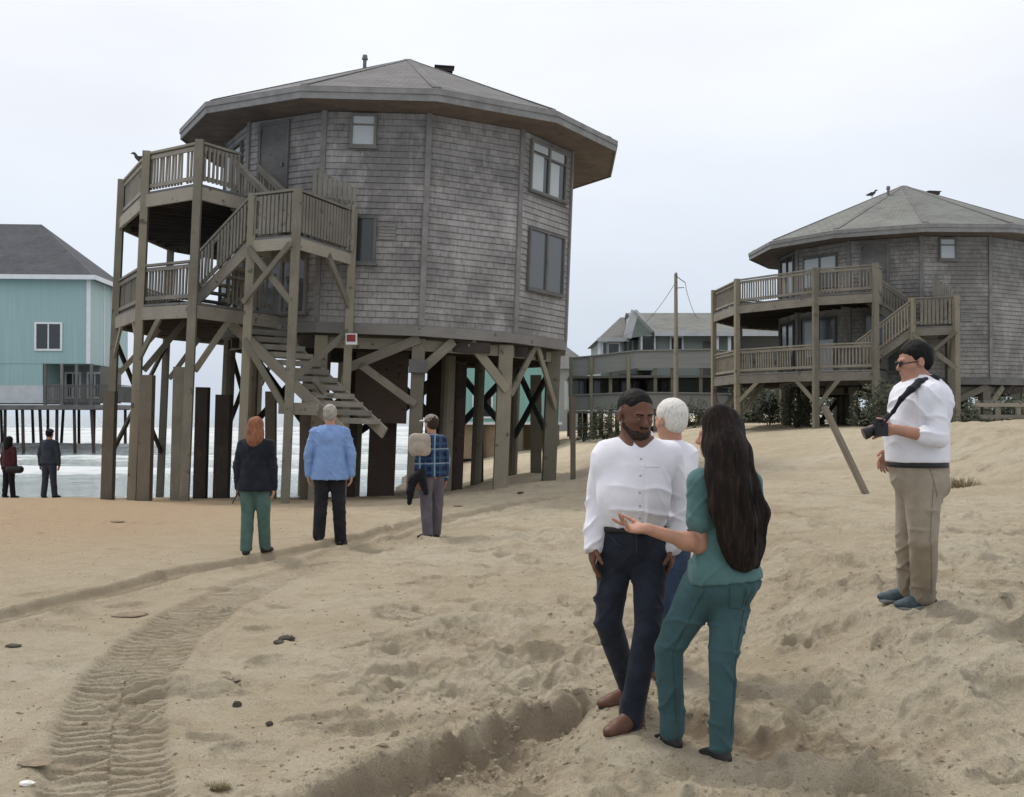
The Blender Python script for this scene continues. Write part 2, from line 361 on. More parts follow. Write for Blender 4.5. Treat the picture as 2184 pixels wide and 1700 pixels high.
da = t.add('ShaderNodeAttribute'); da.attribute_name = 'damp_shade'; c = t.mix(da.outputs['Fac'], c, (.33, .255, .175))  # damp sand in the tracks, plus painted-in shade on the scarp face
wet = t.add('ShaderNodeMapRange'); wet.inputs[1].default_value = -.42; wet.inputs[2].default_value = -.72; t.l(sepx.outputs[2], wet.inputs[0])
c = t.mix(wet.outputs[0], c, (.20, .165, .13))
t.l(c, t.b.inputs['Base Color']); t.b.inputs['Specular IOR Level'].default_value = .15; t.b.inputs['Roughness'].default_value = .95
b1 = t.bump(t.noise(ob, 16, 9, .78, (1, 1.7, 1)), .085, 1.0)
b2 = t.add('ShaderNodeBump'); b2.inputs['Distance'].default_value = .012; t.l(t.noise(ob, 130, 3, .7), b2.inputs['Height']); t.l(b1.outputs[0], b2.inputs['Normal']); t.l(b2.outputs[0], t.b.inputs['Normal'])
MATS['sand'] = t.m
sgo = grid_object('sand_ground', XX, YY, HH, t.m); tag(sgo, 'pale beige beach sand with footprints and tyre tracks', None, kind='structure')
dmp_shd = np.zeros_like(XX); d_, s_ = track(XX, YY, TRACK_A); dmp_shd = np.maximum(dmp_shd, .45*ss(.30, .18, np.abs(d_))); d_, s_ = track(XX, YY, TRACK_B); dmp_shd = np.maximum(dmp_shd, .24*ss(.38, .24, np.abs(d_))*ss(20, 9, YY))
ye_ = np.interp(XX, EDGE[:, 0], EDGE[:, 1]); dd_ = ye_-YY; dmp_shd = np.maximum(dmp_shd, .95*ss(-.02, .10, dd_)*ss(.75, .25, dd_)*ss(2.2, 1.2, np.abs(XX)))  # scarp face darkened in colour: bank shade painted in along with wet sand
dmp_shd = dmp_shd*(.7+.5*fbm(XX*2.5, YY*2.5, o=4, s=99)); da_ = sgo.data.attributes.new('damp_shade', 'FLOAT', 'POINT'); da_.data.foreach_set('value', np.clip(dmp_shd, 0, 1).ravel().astype(np.float32))

# sea
SEA = -.72
ysea = np.concatenate([np.geomspace(26, 330, 620), np.geomspace(350, 8000, 40)]); usea = np.linspace(-1, 1, 420)
SY = np.repeat(ysea[:, None], len(usea), 1); SX = usea[None, :]*(.75*SY+8)
amp = ss(26, 60, SY)
wob = 4.5*fbm(SX*.03, SY*.02, o=3, s=51)
brk = np.zeros_like(SX); SH = .06*fbm(SX*.7, SY*.5, o=4, s=61)*ss(26, 40, SY)
for yc, a, wd in ((47, .25, 1.4), (58, .5, 1.8), (74, .85, 2.6), (95, 1.0, 3.2), (124, 1.0, 4.2), (165, .9, 5)):
    d = SY-(yc+wob*(yc/60)); seg = .55+.45*fbm(SX*.045+yc, SY*0+yc, o=3, s=71)
    p = np.exp(-(d/wd)**2)*np.where(d > 0, 1, 1); SH = SH+a*p*seg; brk = np.maximum(brk, p*np.clip(seg*1.4, 0, 1))
    brk = np.maximum(brk, .85*ss(-wd*4, 0, d)*ss(wd, 0, d)*np.clip(seg+.15, 0, 1))
SH = SEA+SH*ss(330, 200, SY)
so_ = grid_object('sea_water', SX, SY, SH, None) if False else None
t = NT('sea'); tcn = t.add('ShaderNodeTexCoord'); ob = tcn.outputs['Object']
at_ = t.add('ShaderNodeAttribute'); at_.attribute_name = 'foam'
fo = t.noise(ob, .9, 8, .75, (.5, 1.2, 1))
sm = t.add('ShaderNodeMath', operation='ADD'); t.l(fo, sm.inputs[0]); t.l(at_.outputs['Fac'], sm.inputs[1])
fm = t.ramp(sm.outputs[0], [(.72, (0, 0, 0)), (.95, (1, 1, 1))])
c = t.mix(fm, (.22, .27, .26), (.62, .65, .65)); t.l(c, t.b.inputs['Base Color'])
rg = t.mix(fm, (.16, .16, .16), (.8, .8, .8)); t.l(rg, t.b.inputs['Roughness'])
t.bump(t.noise(ob, 1.6, 6, .65, (.5, 1.4, 1)), .25); MATS['sea'] = t.m
seao = grid_object('sea_water', SX, SY, SH, t.m); tag(seao, 'grey green sea with white breaking surf', None, kind='structure')
fa = seao.data.attributes.new('foam', 'FLOAT', 'POINT')
fv = np.clip(brk*.62*ss(420, 200, SY)+.10*ss(60, 30, SY)+.02, 0, 1); fa.data.foreach_set('value', fv.ravel().astype(np.float32))
# ------------------------------------------------------------------ round stilt house
def P2(th, r): th = R(th); return (math.sin(th)*r, -math.cos(th)*r)
V3 = Vector
RW, RE, RD = 4.75, 5.92, 7.35
VT = [7+30*k for k in range(12)]
Z1, Z2, ZS = 3.95, 6.55, 8.76
def facet(mid):
    a = R(mid); n = V3((math.sin(a), -math.cos(a), 0)); tg = V3((math.cos(a), math.sin(a), 0)); o = n*(RW*math.cos(R(15)))
    return o, tg, n
def window(parent, mid, u, z0, w_, h, sashes=1, blinds=(), pane='window_glass', trim='grey_board', transom=0):
    o, tg, n = facet(mid); up = V3((0, 0, 1)); ax = (tg, n, up); c = o+tg*u+V3((0, 0, z0+h/2))
    m = MB(); m.box(c+n*.035, (w_, .03, h), ax); win = m.build('window', pane, parent)
    m = MB(); f = .06
    for s in (-1, 1): m.box(c+n*.06+tg*s*(w_/2+f/2), (f, .07, h+2*f), ax)
    for s in (-1, 1): m.box(c+n*.058+up*s*(h/2+f/2), (w_, .066, f), ax)
    for k in range(1, sashes): m.box(c+n*.062+tg*(-w_/2+w_*k/sashes), (f*1.3, .06, h-.004), ax)
    if transom: m.box(c+n*.06+up*(h/2-transom), (w_-.004, .05, f*.6), ax)
    m.build('frame', trim, win)
    for (u0, u1, v0, v1) in blinds:
        m = MB(); m.box(c+n*.054+tg*(-w_/2+w_*(u0+u1)/2)+up*(-h/2+h*(v0+v1)/2), (w_*(u1-u0), .012, h*(v1-v0)), ax); m.build('blind', 'blind', win)
    m = MB(); m.box(c+n*.075+up*(-h/2-f-.02), (w_+.2, .10, .04), ax); m.build('sill', trim, win)
    return win
def railing(parent, pts, h=.92, sp=.115, bw=.05, name='railing', mat='rail_wood', missing=.05, wide=False, post=True):
    m = MB()
    for a, b in zip(pts[:-1], pts[1:]):
        a = V3(a); b = V3(b); d = b-a; L = d.length; dn = d.normalized(); nn = dn.cross(V3((0, 0, 1))).normalized()
        m.beam(a+V3((0, 0, h)), b+V3((0, 0, h)), .12, .05); m.beam(a+V3((0, 0, h-.10)), b+V3((0, 0, h-.10)), .04, .09)
        m.beam(a+V3((0, 0, .14)), b+V3((0, 0, .14)), .04, .09)
        n = max(1, int(L/sp))
        for i in range(n):
            if random.random() < missing: continue
            q = a+d*((i+.5)/n)+nn*.04; q2 = q+V3((0, 0, h-.07))+dn*random.uniform(-.012, .012); m.beam(q+V3((0, 0, .06)), q2, bw, .035, up=nn)
    return m.build(name, mat, parent)
def ring(ths, r): return [P2(th, r) for th in ths]
def round_house():
    root = empty('round_house'); up = V3((0, 0, 1))
    # shingled wall
    m = MB(); ch = .15; nrow = int(round((ZS-Z1+.15)/ch))
    for k in range(12):
        a, b = VT[k], VT[(k+1) % 12]
        for j in range(nrow):
            z0 = Z1-.15+j*ch; z1 = z0+ch; r0, r1 = RW+.022, RW+.002
            A, B = P2(a, r0), P2(b, r0); C_, E = P2(b, r1), P2(a, r1); u0 = k*2.47; u1 = u0+2.459
            wv = random.uniform(-.004, .004)
            m.quad([(*A, z0+wv), (*B, z0-wv), (*C_, z1), (*E, z1)], [(u0, j*ch), (u1, j*ch), (u1, j*ch+ch), (u0, j*ch+ch)])
            m.quad([(*P2(a, RW-.01), z0+wv), (*P2(b, RW-.01), z0-wv), (*B, z0-wv), (*A, z0+wv)], [(u0, j*ch), (u1, j*ch), (u1, j*ch+.01), (u0, j*ch+.01)])
    m.build('wall', 'shingle_siding', root)
    for th in VT:
        m = MB(); n = V3((*P2(th, 1), 0)); q = n*(RW+.02); tg = n.cross(up)
        m.box(q+up*((Z1-.15+ZS)/2), (.13, .06, ZS-Z1+.16), (tg, n, up)); m.build('corner_board', 'siding_trim', root)
    m = MB(); m.slab(ring(VT, RW+.03), Z1-.40, Z1-.152); m.build('floor_frame', 'grey_board', root)
    m = MB()
    for i in range(-5, 6):
        w2 = math.sqrt(RW*RW-(i*.82)**2)*.94; m.beam((-w2, i*.82, Z1-.58), (w2, i*.82, Z1-.58), .08, .25)
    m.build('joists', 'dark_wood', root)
    # roof
    m = MB(); apex = V3((0, 0, 11.5)); rz = ZS+.24
    for k in range(12):
        a = V3((*P2(VT[k], RE+.05), rz)); b = V3((*P2(VT[(k+1) % 12], RE+.05), rz)); n = 10
        for j in range(n):
            t0, t1 = j/n, (j+1)/n; s0 = s1 = 0
            q = [a.lerp(apex, t0)-up*s0, b.lerp(apex, t0)-up*s0, b.lerp(apex, t1)-up*s1, a.lerp(apex, t1)-up*s1]
            L = (apex-a).length; wd = (b-a).length
            m.quad(q if j < n-1 else q[:3], [(wd*.5*t0, L*t0), (wd-wd*.5*t0, L*t0), (wd-wd*.5*t1, L*t1), (wd*.5*t1, L*t1)][:4 if j < n-1 else 3])
    roof = m.build('roof', 'roof_shingle', root)
    m = MB()
    for k in range(12):
        a = V3((*P2(VT[k], RE+.06), rz+.02)); m.beam(a.lerp(apex, .03)-up*.012, a.lerp(apex, .985)-up*.005, .2, .02)
    m.build('ridge_cap', 'roof_shingle', roof)
    m = MB(); m.box((.98, -.45, 11.12), (.46, .3, .10)); m.box((.98, -.45, 11.185), (.54, .38, .03)); m.build('roof_vent', 'dark_wood', roof)
    m = MB(); m.cyl((-1.15, -.9, 10.7), (-1.15, -.9, 11.14), .05, .05); m.cyl((-1.15, -.9, 11.12), (-1.15, -.9, 11.24), .085, .06); m.build('vent_pipe', 'metal_grey', roof)
    m = MB()
    for k in range(12):
        a, b = VT[k], VT[(k+1) % 12]
        for (r0, r1, z0, z1) in ((RE+.02, RE+.02, ZS-.03, ZS+.20), (RE+.05, RE+.05, ZS+.12, ZS+.235)):
            A, B = P2(a, r0), P2(b, r0); A2, B2 = P2(a, r0-.04), P2(b, r0-.04)
            m.quad([(*A, z0), (*B, z0), (*B, z1), (*A, z1)]); m.quad([(*A2, z0), (*A, z0), (*A, z1), (*A2, z1)]); m.quad([(*A2, z0), (*B2, z0), (*B, z0), (*A, z0)][::-1]); m.quad([(*A2, z1), (*B2, z1), (*B, z1), (*A, z1)])
            m.quad([(*B2, z0), (*A2, z0), (*A2, z1), (*B2, z1)])
    m.build('fascia', 'fascia_paint', root)
    m = MB(); m.slab(ring(VT, RE-.03), ZS, ZS+.06); m.build('soffit', 'soffit_board', root)
    # windows and doors
    window(root, -8, -.30, 7.98, .50, .66, blinds=((0, 1, 0, .68), (0, 1, .74, 1)), transom=.2)
    window(root, 52, 0, 7.40, 1.62, 1.15, 2, blinds=((.02, .34, .0, .80), (.52, .82, .0, .72), (.04, .46, .84, 1), (.54, .96, .8, 1)), transom=.25)
    window(root, 52, .05, 4.98, 1.62, 1.42, 2, pane='window_glass_dull')
    window(root, -68, -.1, 7.25, 1.5, 1.1, 2, blinds=((0, .48, 0, .95), (.52, 1, .45, .95)))
    window(root, -68, -.2, 4.05, 1.6, 2.0, 2, blinds=((.1, .5, .3, .95), (.55, .95, 0, .6)))
    window(root, -38, .1, 4.05, 1.5, 2.0, 2, pane='window_glass_dull')
    window(root, -98, 0, 4.05, 1.6, 2.0, 2, pane='window_glass'); window(root, -98, 0, 6.7, 1.6, 1.9, 2)
    def door(mid, u, z0, w_, h, mat):
        o, tg, n = facet(mid); c = o+tg*u+up*(z0+h/2); m = MB(); m.box(c+n*.03, (w_, .03, h), (tg, n, up)); d = m.build('door', mat, root)
        m = MB()
        for s in (-1, 1): m.box(c+n*.05+tg*s*(w_/2+.04), (.08, .06, h+.16), (tg, n, up))
        m.box(c+n*.048+up*(h/2+.04), (w_, .056, .08), (tg, n, up)); m.build('frame', 'grey_board', d)
        m = MB(); m.box(c+n*.07+tg*(w_*.38), (.04, .06, .1), (tg, n, up)); m.build('handle', 'metal_grey', d)
    window(root, -8, -.26, 5.25, .60, 1.0, 1); door(-38, -.35, 6.6, .85, 2.0, 'grey_board')
    o, tg, n = facet(-8); m = MB(); c = o+tg*.35+up*5.95
    for i in range(5): m.box(c+n*.035+up*(i-2)*.075, (.40, .03, .06), (tg, (n+up*.5).normalized(), up))
    m.build('wall_vent', 'fascia_paint', root)
    # piles carrying the house
    zb = -2.6
    inner = [(P2(th, 4.45), .36 if th in (37, 67) else .32) for th in VT] + [(P2(th, 2.3), .30) for th in (-53, 37, 127, 217)] + [((1.35, -1.2), .3), ((2.4, 1.6), .3), ((-1.1, 2.9), .28)]
    ps = []
    for (x, y), wd in inner:
        m = MB(); j = random.uniform(-.02, .02); m.cyl((x+j, y, zb), (x, y, Z1-.452), wd*.56, wd*.5, 10, .05) if random.random() < .6 else m.beam((x+j, y, zb), (x, y, Z1-.452), wd*.95, wd*.95)
        m.build('pile', 'weathered_wood', root); ps.append((x, y))
    # girders
    m = MB()
    for k in range(12):
        a, b = P2(VT[k], 4.45), P2(VT[(k+1) % 12], 4.45); m.beam((*a, Z1-.60), (*b, Z1-.60), .09, .26)
    m.build('girder', 'weathered_wood', root)
    def brace(p, q, w_=.16, t_=.06, mat='weathered_wood'): m = MB(); m.beam(p, q, t_, w_); m.build('brace', mat, root)
    # knee braces along the visible perimeter
    def perim(k, t, r=4.62): a = V3((*P2(VT[k % 12], r), 0)); b = V3((*P2(VT[(k+1) % 12], r), 0)); return a.lerp(b, t)
    for k, t, z0, z1 in ((0, .0, 3.05, 3.5),):
        pass
    brace(perim(11, .30)+up*2.75, perim(11, 1.0)+up*3.5, .22, .07); brace(perim(11, .42)+up*2.85, perim(11, .98)+up*1.95, .18, .07)
    brace(perim(0, .02)+up*2.75, perim(0, .36)+up*3.5, .22, .07); brace(perim(0, .98)+up*2.4, perim(0, .55)+up*3.5, .22, .07)
    brace(perim(1, .04)+up*2.3, perim(1, .5)+up*3.6, .16); brace(perim(1, .97)+up*2.0, perim(1, .52)+up*3.6, .16)
    brace(perim(2, .08)+up*2.2, perim(2, .6)+up*3.5, .16)
    g = V3((*P2(VT[0], 4.5), 0)); m = MB(); m.box(g+up*2.85, (.44, .44, .30)); m.build('pile_cap', 'grey_board', root)
    # dark cross bracing at the back
    bk = [V3((*P2(th, 4.45), 0)) for th in (157, 127, 97)]
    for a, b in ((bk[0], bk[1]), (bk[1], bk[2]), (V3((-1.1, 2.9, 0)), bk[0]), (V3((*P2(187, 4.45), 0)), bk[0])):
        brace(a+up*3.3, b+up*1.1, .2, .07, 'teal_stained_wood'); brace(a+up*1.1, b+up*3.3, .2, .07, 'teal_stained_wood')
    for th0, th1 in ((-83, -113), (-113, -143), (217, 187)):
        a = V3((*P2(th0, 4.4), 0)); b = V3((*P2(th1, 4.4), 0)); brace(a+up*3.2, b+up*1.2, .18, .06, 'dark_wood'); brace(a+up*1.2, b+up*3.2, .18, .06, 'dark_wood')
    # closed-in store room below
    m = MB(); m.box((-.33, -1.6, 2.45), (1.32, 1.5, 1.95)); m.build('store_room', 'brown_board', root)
    for x, y, w_ in ((-.26, -1.6, .70), (-1.15, -1.3, .42), (.62, -1.3, .30), (1.05, -.3, .4), (1.5, .9, .34), (1.75, -1.0, .26), (-1.9, -1.9, .3)):
        m = MB(); m.box((x, y, .6), (w_, .35, 5.0 if w_ < .6 else 1.75+2)); m.build('support_pier', 'brown_board', root)
    # decks
    ths = [-37, -53, -83, -113, -143, -165]
    for z, nm in ((Z1+.05, 'lower_deck'), (Z2+.05, 'upper_deck')):
        m = MB(); pts = ring(ths, RD); inn = ring(ths, 4.4)
        for i in range(len(ths)-1): m.slab([inn[i], pts[i], pts[i+1], inn[i+1]][::-1], z-.05, z)
        dk = m.build(nm, 'grey_board', root)
        m = MB()
        for i in range(len(ths)-1): m.beam((*pts[i], z-.21), (*pts[i+1], z-.21), .07, .29)
        m.beam((*pts[0], z-.21), (*inn[0], z-.21), .07, .29); m.build('rim_beam', 'rail_wood', dk)
        m = MB()
        for i in range(len(ths)-1):
            for q in (.17, .34, .5, .67, .84):
                a = V3((*pts[i], z-.17)).lerp(V3((*pts[i+1], z-.17)), q); b = V3((*inn[i], z-.17)).lerp(V3((*inn[i+1], z-.17)), q); m.beam(a*.992+up*0, b, .05, .2)
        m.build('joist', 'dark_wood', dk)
        railing(dk, [(*q, z) for q in ring(ths, RD-.06)], .9)
        if nm == 'upper_deck': railing(dk, [(*P2(-37, RD-.08), z), (*P2(-37, 6.15), z)], .9)
        else: railing(dk, [(*P2(-37, 6.4), z), (*P2(-37, 4.85), z)], .9)
    for th in (-37, -53, -83, -113, -143, -165):
        p = P2(th, RD); m = MB(); wd = .20; top = Z2+1.0; m.beam((*p, zb), (*p, top), wd, wd, taper=.85); m.build('deck_post', 'weathered_wood', root)
        q = P2(th, RD-1.1); brace((*P2(th, RD-.15), 2.5), (*q, Z1-.25), .13, .06)
    a = V3((*P2(-53, RD), 0)); b = V3((*P2(-83, RD), 0)); c_ = V3((*P2(-37, RD), 0))
    brace(b+up*2.9, b.lerp(a, .3)+up*3.75, .14); brace(b+up*2.4, b.lerp(a, -.22)+up*.2, .16, .06, 'dark_wood')
    brace(a+up*2.7, a.lerp(c_, .4)+up*3.7, .14); brace(a+up*2.9, a.lerp(b, .25)+up*3.75, .14)
    b2 = V3((*P2(-113, RD), 0)); brace(b+up*.3, b2+up*3.5, .14, .06, 'dark_wood'); brace(b+up*3.4, b2+up*.3, .14, .06, 'dark_wood')
    # landing between the two floors
    L1, L2, L3, L4, L5 = (-3.2, -6.05), (-2.15, -6.95), (-1.08, -4.78), (-1.72, -4.40), (-2.55, -4.55)
    ZL = 5.42; m = MB(); m.slab([L1, L2, L3, L4, L5], ZL-.05, ZL); ld = m.build('landing', 'grey_board', root)
    m = MB()
    for a, b in ((L1, L2), (L2, L3), (L5, L1)): m.beam((*a, ZL-.18), (*b, ZL-.18), .06, .25)
    m.build('rim_beam', 'rail_wood', ld)
    railing(ld, [(*L1, ZL), (*L2, ZL), (*L3, ZL)], .95, .125, .085, missing=.08)
    # tall boards behind the landing
    m = MB(); a = V3((-1.95, -5.35, 0)); b = V3((-1.08, -4.98, 0))
    for i in range(9):
        if i in (): continue
        q = a.lerp(b, i/8); h = 1.75-.035*i; m.beam(q+up*(ZL+.0), q+up*(ZL+h+random.uniform(-.02, .02)), .085, .03, up=(b-a).cross(up))
    m.beam(a+up*(ZL+1.1), b+up*(ZL+1.1), .03, .09); m.beam(a+up*(ZL+.3), b+up*(ZL+.3), .03, .09); m.build('screen_fence', 'rail_wood', ld)
    for p, zt in ((L1, ZL+.98), (L2, ZL+.98), (L3, ZL+.98)):
        m = MB(); m.beam((*p, zb), (*p, zt), .18, .18); m.build('landing_post', 'weathered_wood', root)
    A, B, C3 = V3((*L1, 0)), V3((*L2, 0)), V3((*L3, 0)); off = V3((-.05, -.07, 0))
    brace(A+up*5.2+off, B+up*4.0+off, .14); brace(B+up*5.2+off*2, A+up*4.0+off*2, .12)
    brace(C3+up*4.1, C3.lerp(B, .45)+up*5.2, .15); brace(A+up*3.2+off, B+up*1.7+off, .14, .05)
    brace(A+up*1.9, V3((*P2(-53, 4.45), 0))+up*3.5, .15); brace(B+up*2.3, C3+up*3.6, .14); brace(B.lerp(C3, .4)+up*2.4, C3+up*1.5, .14)
    # stairs
    def flight(p0, p1, axis, wd, n, rail=None, tread_t=.05, name='stair_flight'):
        p0 = V3(p0); p1 = V3(p1); axis = V3(axis).normalized(); d = (p1-p0); run = V3((d.x, d.y, 0)).normalized()
        m = MB()
        for s in (-1, 1): m.beam(p0+axis*s*wd/2-up*.14-run*.1, p1+axis*s*wd/2-up*.14, .05, .26)
        st = m.build(name, 'rail_wood', root)
        for i in range(n):
            c = p0.lerp(p1, (i+.5)/n); m = MB(); m.box(c+up*.02, (wd-.06, .28, tread_t), (axis, run, up)); m.build('tread', 'rail_wood', st)
        if rail:
            for s in rail: railing(st, [p0+axis*s*(wd/2+.04), p1+axis*s*(wd/2+.04)], .92, .12, .05, missing=.06)
        return st
    t_ = V3((-.8, .6, 0)); ax = V3((.6, .8, 0))
    a = V3((*L1, ZL)); s0 = V3((-2.93, -5.72, ZL)); flight(s0+t_*1.85-up*1.40, s0, ax, .85, 8, rail=(-1,))
    s1 = V3((-2.45, -4.95, ZL)); flight(s1, s1+t_*1.55+up*1.2, ax, .8, 7, rail=(-1, 1))
    b0 = V3((-.66, -6.15, 1.42)); b1 = b0+V3((-.75*3.85, .66*3.85, 2.52)); flight(b0, b1, (.88, .47, 0), 1.0, 14, tread_t=.12)
    # intermediate landing board under the flight
    m = MB(); m.beam((-2.5, -5.6, 1.75), (-1.6, -6.3, 1.75), .05, .26); m.beam((-2.3, -5.2, 1.75), (-2.3, -6.0, 1.75), .05, .2); m.build('tie_beam', 'rail_wood', root)
    return root
H1Y = 30.7
h1 = round_house(); h1.location = ((836-CX)/F*H1Y, H1Y, 0); h1.rotation_euler = (0, R(2.2), R(5.5))
tag(h1, 'nearest round grey shingled house on tall piles with switchback stairs, leaning slightly', 'house', 'round shingled stilt houses')
for ch in h1.children:
    if ch.name.startswith('landing_post') and abs(ch.data.vertices[0].co.x+.92) < .3: pass
h2 = copy_tree(h1); H2Y = 43.9
h2.location = ((1929-CX)/F*H2Y, H2Y, -.80); h2.rotation_euler = (0, 0, R(-19.3+30))
h2['label'] = 'second round shingled house on short piles, further back beyond the man with the camera'
for o in list(D.objects):
    if o.parent and o.name.startswith('roof') and o.parent == h2: o.data = o.data.copy(); o.data.materials[0] = MATS['roof_shingle_green']; o['label'] = 'greenish grey shingle roof'
    if o.parent == h2 and o.name.startswith('wall') and 'vent' not in o.name: o.data = o.data.copy(); o.data.materials[0] = MATS['pale_shingle_siding']
# turn the store room's look only for the nearer house: red notice box on the landing post
def local1(px, py, Y): return at(px, py, Y)
m = MB(); p = at(751, 724, 25.6); m.box((0, 0, 0), (.25, .10, .25)); sg = m.build('notice_sign', 'white_paint'); sg.location = p+Vector((0, -.12, 0))
m = MB(); m.box((0, -.055, .02), (.20, .02, .16)); m.build('sign_face', 'red_sign', sg); tag(sg, 'small red notice with white border on the stair post', 'sign')

# ------------------------------------------------------------------ free standing old piles
PIL = [(236, 835, 1054, 27.2, .30, 'thick weathered pile standing in the wash, leftmost, between the teal house and the round house'),
       (315, 800, 1058, 25.2, .31, 'tall brown pile cut off beside the leftmost front deck post'),
       (388, 783, 1058, 25.0, .35, 'widest pale green grey pile beside the deck, second of the front row'),
       (433, 826, 1042, 27.5, .33, 'dark teal grey cut pile right of the wide pale pile'),
       (478, 842, 1045, 27.0, .38, 'dark cut pile with splintered top below the stairs'),
       (578, 835, 1030, 27.5, .24, 'narrow brown pile right of the red-haired woman'),
       (655, 880, 1046, 26.6, .34, 'mossy short pile behind the man in the blue shirt'),
       (1222, 845, 1012, 28.6, .13, 'thin grey post at the right corner of the leaning house'),
       (1022, 745, 1008, 33, .28, 'dark square pile in front of the far teal house'),
       (968, 735, 1012, 31.0, .30, 'reddish brown pile behind the man with the cap'),
       (1143, 800, 1006, 33, .36, 'dark worn pile right of centre under the leaning house')]
for px, y0, y1, Y, wd, lab in PIL:
    top = at(px, y0, Y); gzv = gz(top.x, Y); m = MB()
    ln = random.uniform(-.03, .03); o = V3((-.15*(px < 500), 0, 0))
    if wd > .25:
        m.beam((o.x*.6, 0, -1.2), (0, 0, top.z-gzv), wd*.9, wd*.8)
    else: m.beam((0, 0, -1.2), (0, 0, top.z-gzv), wd, wd)
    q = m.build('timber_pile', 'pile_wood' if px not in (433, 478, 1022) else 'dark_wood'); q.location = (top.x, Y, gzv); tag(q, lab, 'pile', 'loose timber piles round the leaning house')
    if px == 388: q.data.materials[0] = MATS['weathered_wood']

# ------------------------------------------------------------------ left teal house on the water
def house_box(root, name, mat, x0, x1, y0, y1, z0, z1): m = MB(); m.box(((x0+x1)/2, (y0+y1)/2, (z0+z1)/2), (x1-x0, y1-y0, z1-z0)); return m.build(name, mat, root)
def flat_window(root, x, y, z, w_, h, sash=2, glassm='window_glass', trim='white_paint', face='front', nm='window'):
    m = MB(); f = h*.06+.03
    if face == 'front': ax = (V3((1, 0, 0)), V3((0, 1, 0)), V3((0, 0, 1))); out_ = V3((0, -1, 0))
    elif face == 'right': ax = (V3((0, 1, 0)), V3((1, 0, 0)), V3((0, 0, 1))); out_ = V3((1, 0, 0))
    else: ax = (V3((0, 1, 0)), V3((1, 0, 0)), V3((0, 0, 1))); out_ = V3((-1, 0, 0))
    c = V3((x, y, z)); m.box(c+out_*.02, (w_, .05, h), ax); wn = m.build(nm, glassm, root); m = MB()
    for s in (-1, 1): m.box(c+out_*.05+ax[0]*s*(w_/2+f/2), (f, .09, h+2*f), ax); m.box(c+out_*.048+ax[2]*s*(h/2+f/2), (w_, .085, f), ax)
    for k in range(1, sash): m.box(c+out_*.05+ax[0]*(-w_/2+w_*k/sash), (f*.6, .07, h-.004), ax)
    m.build('frame', trim, wn); return wn
TY = 70.0; k = TY/F
t1 = empty('teal_house', (at(187, 0, TY).x, TY, SEA), (0, 0, R(4))); zz = -SEA
tag(t1, 'turquoise house with steep dark hip roof standing on piles in the surf at left', 'house')
ze, zf, zb_, zw = 10.2+zz, 4.87+zz, 2.4+zz, 3.5+zz
house_box(t1, 'wall', 'teal_siding', -14, 0, 0, 9, zf, ze); house_box(t1, 'wall', 'teal_siding', -14, -2.75, .03, 8.9, zw, zf)
house_box(t1, 'wall_band', 'white_board', -14, -2.72, 0, 8.95, zb_, zw)
house_box(t1, 'side_wall', 'teal_board', 0.0, .03, .02, 9, zf, ze)
m = MB(); m.box((0.02, -.02, (zf+ze)/2), (.22, .10, ze-zf)); m.build('corner_board', 'white_paint', t1)
m = MB(); m.box((.05, 3.3, (zf+ze)/2), (.03, .12, ze-zf-.02)); m.build('trim_board', 'white_paint', t1)
m = MB(); e0, e1 = ze, ze+4.1; X0, X1, Y0, Y1 = -14.6, .55, -.55, 9.5; yr = (Y0+Y1)/2; xr = -4.4
m.quad([(X0, Y0, e0), (X1, Y0, e0), (xr, yr, e1), (X0, yr, e1)]); m.quad([(X1, Y0, e0), (X1, Y1, e0), (xr, yr, e1)]); m.quad([(X1, Y1, e0), (X0, Y1, e0), (X0, yr, e1), (xr, yr, e1)]); m.quad([(X0, Y1, e0), (X1, Y1, e0), (X1, Y0, e0), (X0, Y0, e0)])
m.quad([(X0, Y0, e0), (X0, yr, e1), (X0, Y1, e0)])
m.build('roof', 'dark_roof_shingle', t1)
m = MB(); m.beam((X0, Y0-.02, e0+.02), (X1+.03, Y0-.02, e0+.02), .1, .28); m.beam((X1+.02, Y0, e0+.02), (X1+.02, Y1, e0+.02), .1, .28); m.build('gutter', 'white_paint', t1)
flat_window(t1, -2.4, 0, (884-718)*k+1.7+zz, 1.45, 1.55); flat_window(t1, .03, 5.6, (884-645)*k*1.07+1.7+zz, 1.3, 1.5, face='right')
# porch under the overhang
house_box(t1, 'porch_floor', 'grey_board', -2.7, 1.75, -.1, 9, zb_-.35, zb_-.1); house_box(t1, 'porch_back', 'grey_siding', -2.69, -.2, 3.2, 3.4, zb_-.1, zf)
railing(t1, [(-2.6, 0, zb_), (1.7, 0, zb_), (1.7, 8.5, zb_)], 1.15, .13, .06, mat='grey_board'); m = MB(); m.box((.95, 1.6, zb_+1.15), (1.3, .08, 2.3)); m.build('slatted_screen', 'grey_board', t1)
for i, x in enumerate((-2.6, -1.6, -.7, .2)):
    m = MB(); m.beam((x, .05, zb_-.1), (x, .05, zf), .16, .16); m.build('porch_post', 'grey_board', t1)
for x in (-1.9, -.5): flat_window(t1, x, 3.2, zb_+1.2, .8, 1.5, 2, 'window_glass', 'white_paint')
flat_window(t1, .3, 1.5, zb_+1.3, .01, .01) if False else None
m = MB(); m.box((-6.8, 4, zb_-.25), (14.4, 8.4, .28)); m.build('floor_frame', 'grey_board', t1)
rr = random.Random(3)
for x in np.arange(-13.5, .4, 1.05):
    for y in (.25, 8.0):
        m = MB(); l = rr.uniform(-.3, .3); m.cyl((x+l+rr.uniform(-.1, .1), y, -2.5), (x, y, zb_-.36), .115, .10, 8); m.build('pile', 'dark_wood', t1)

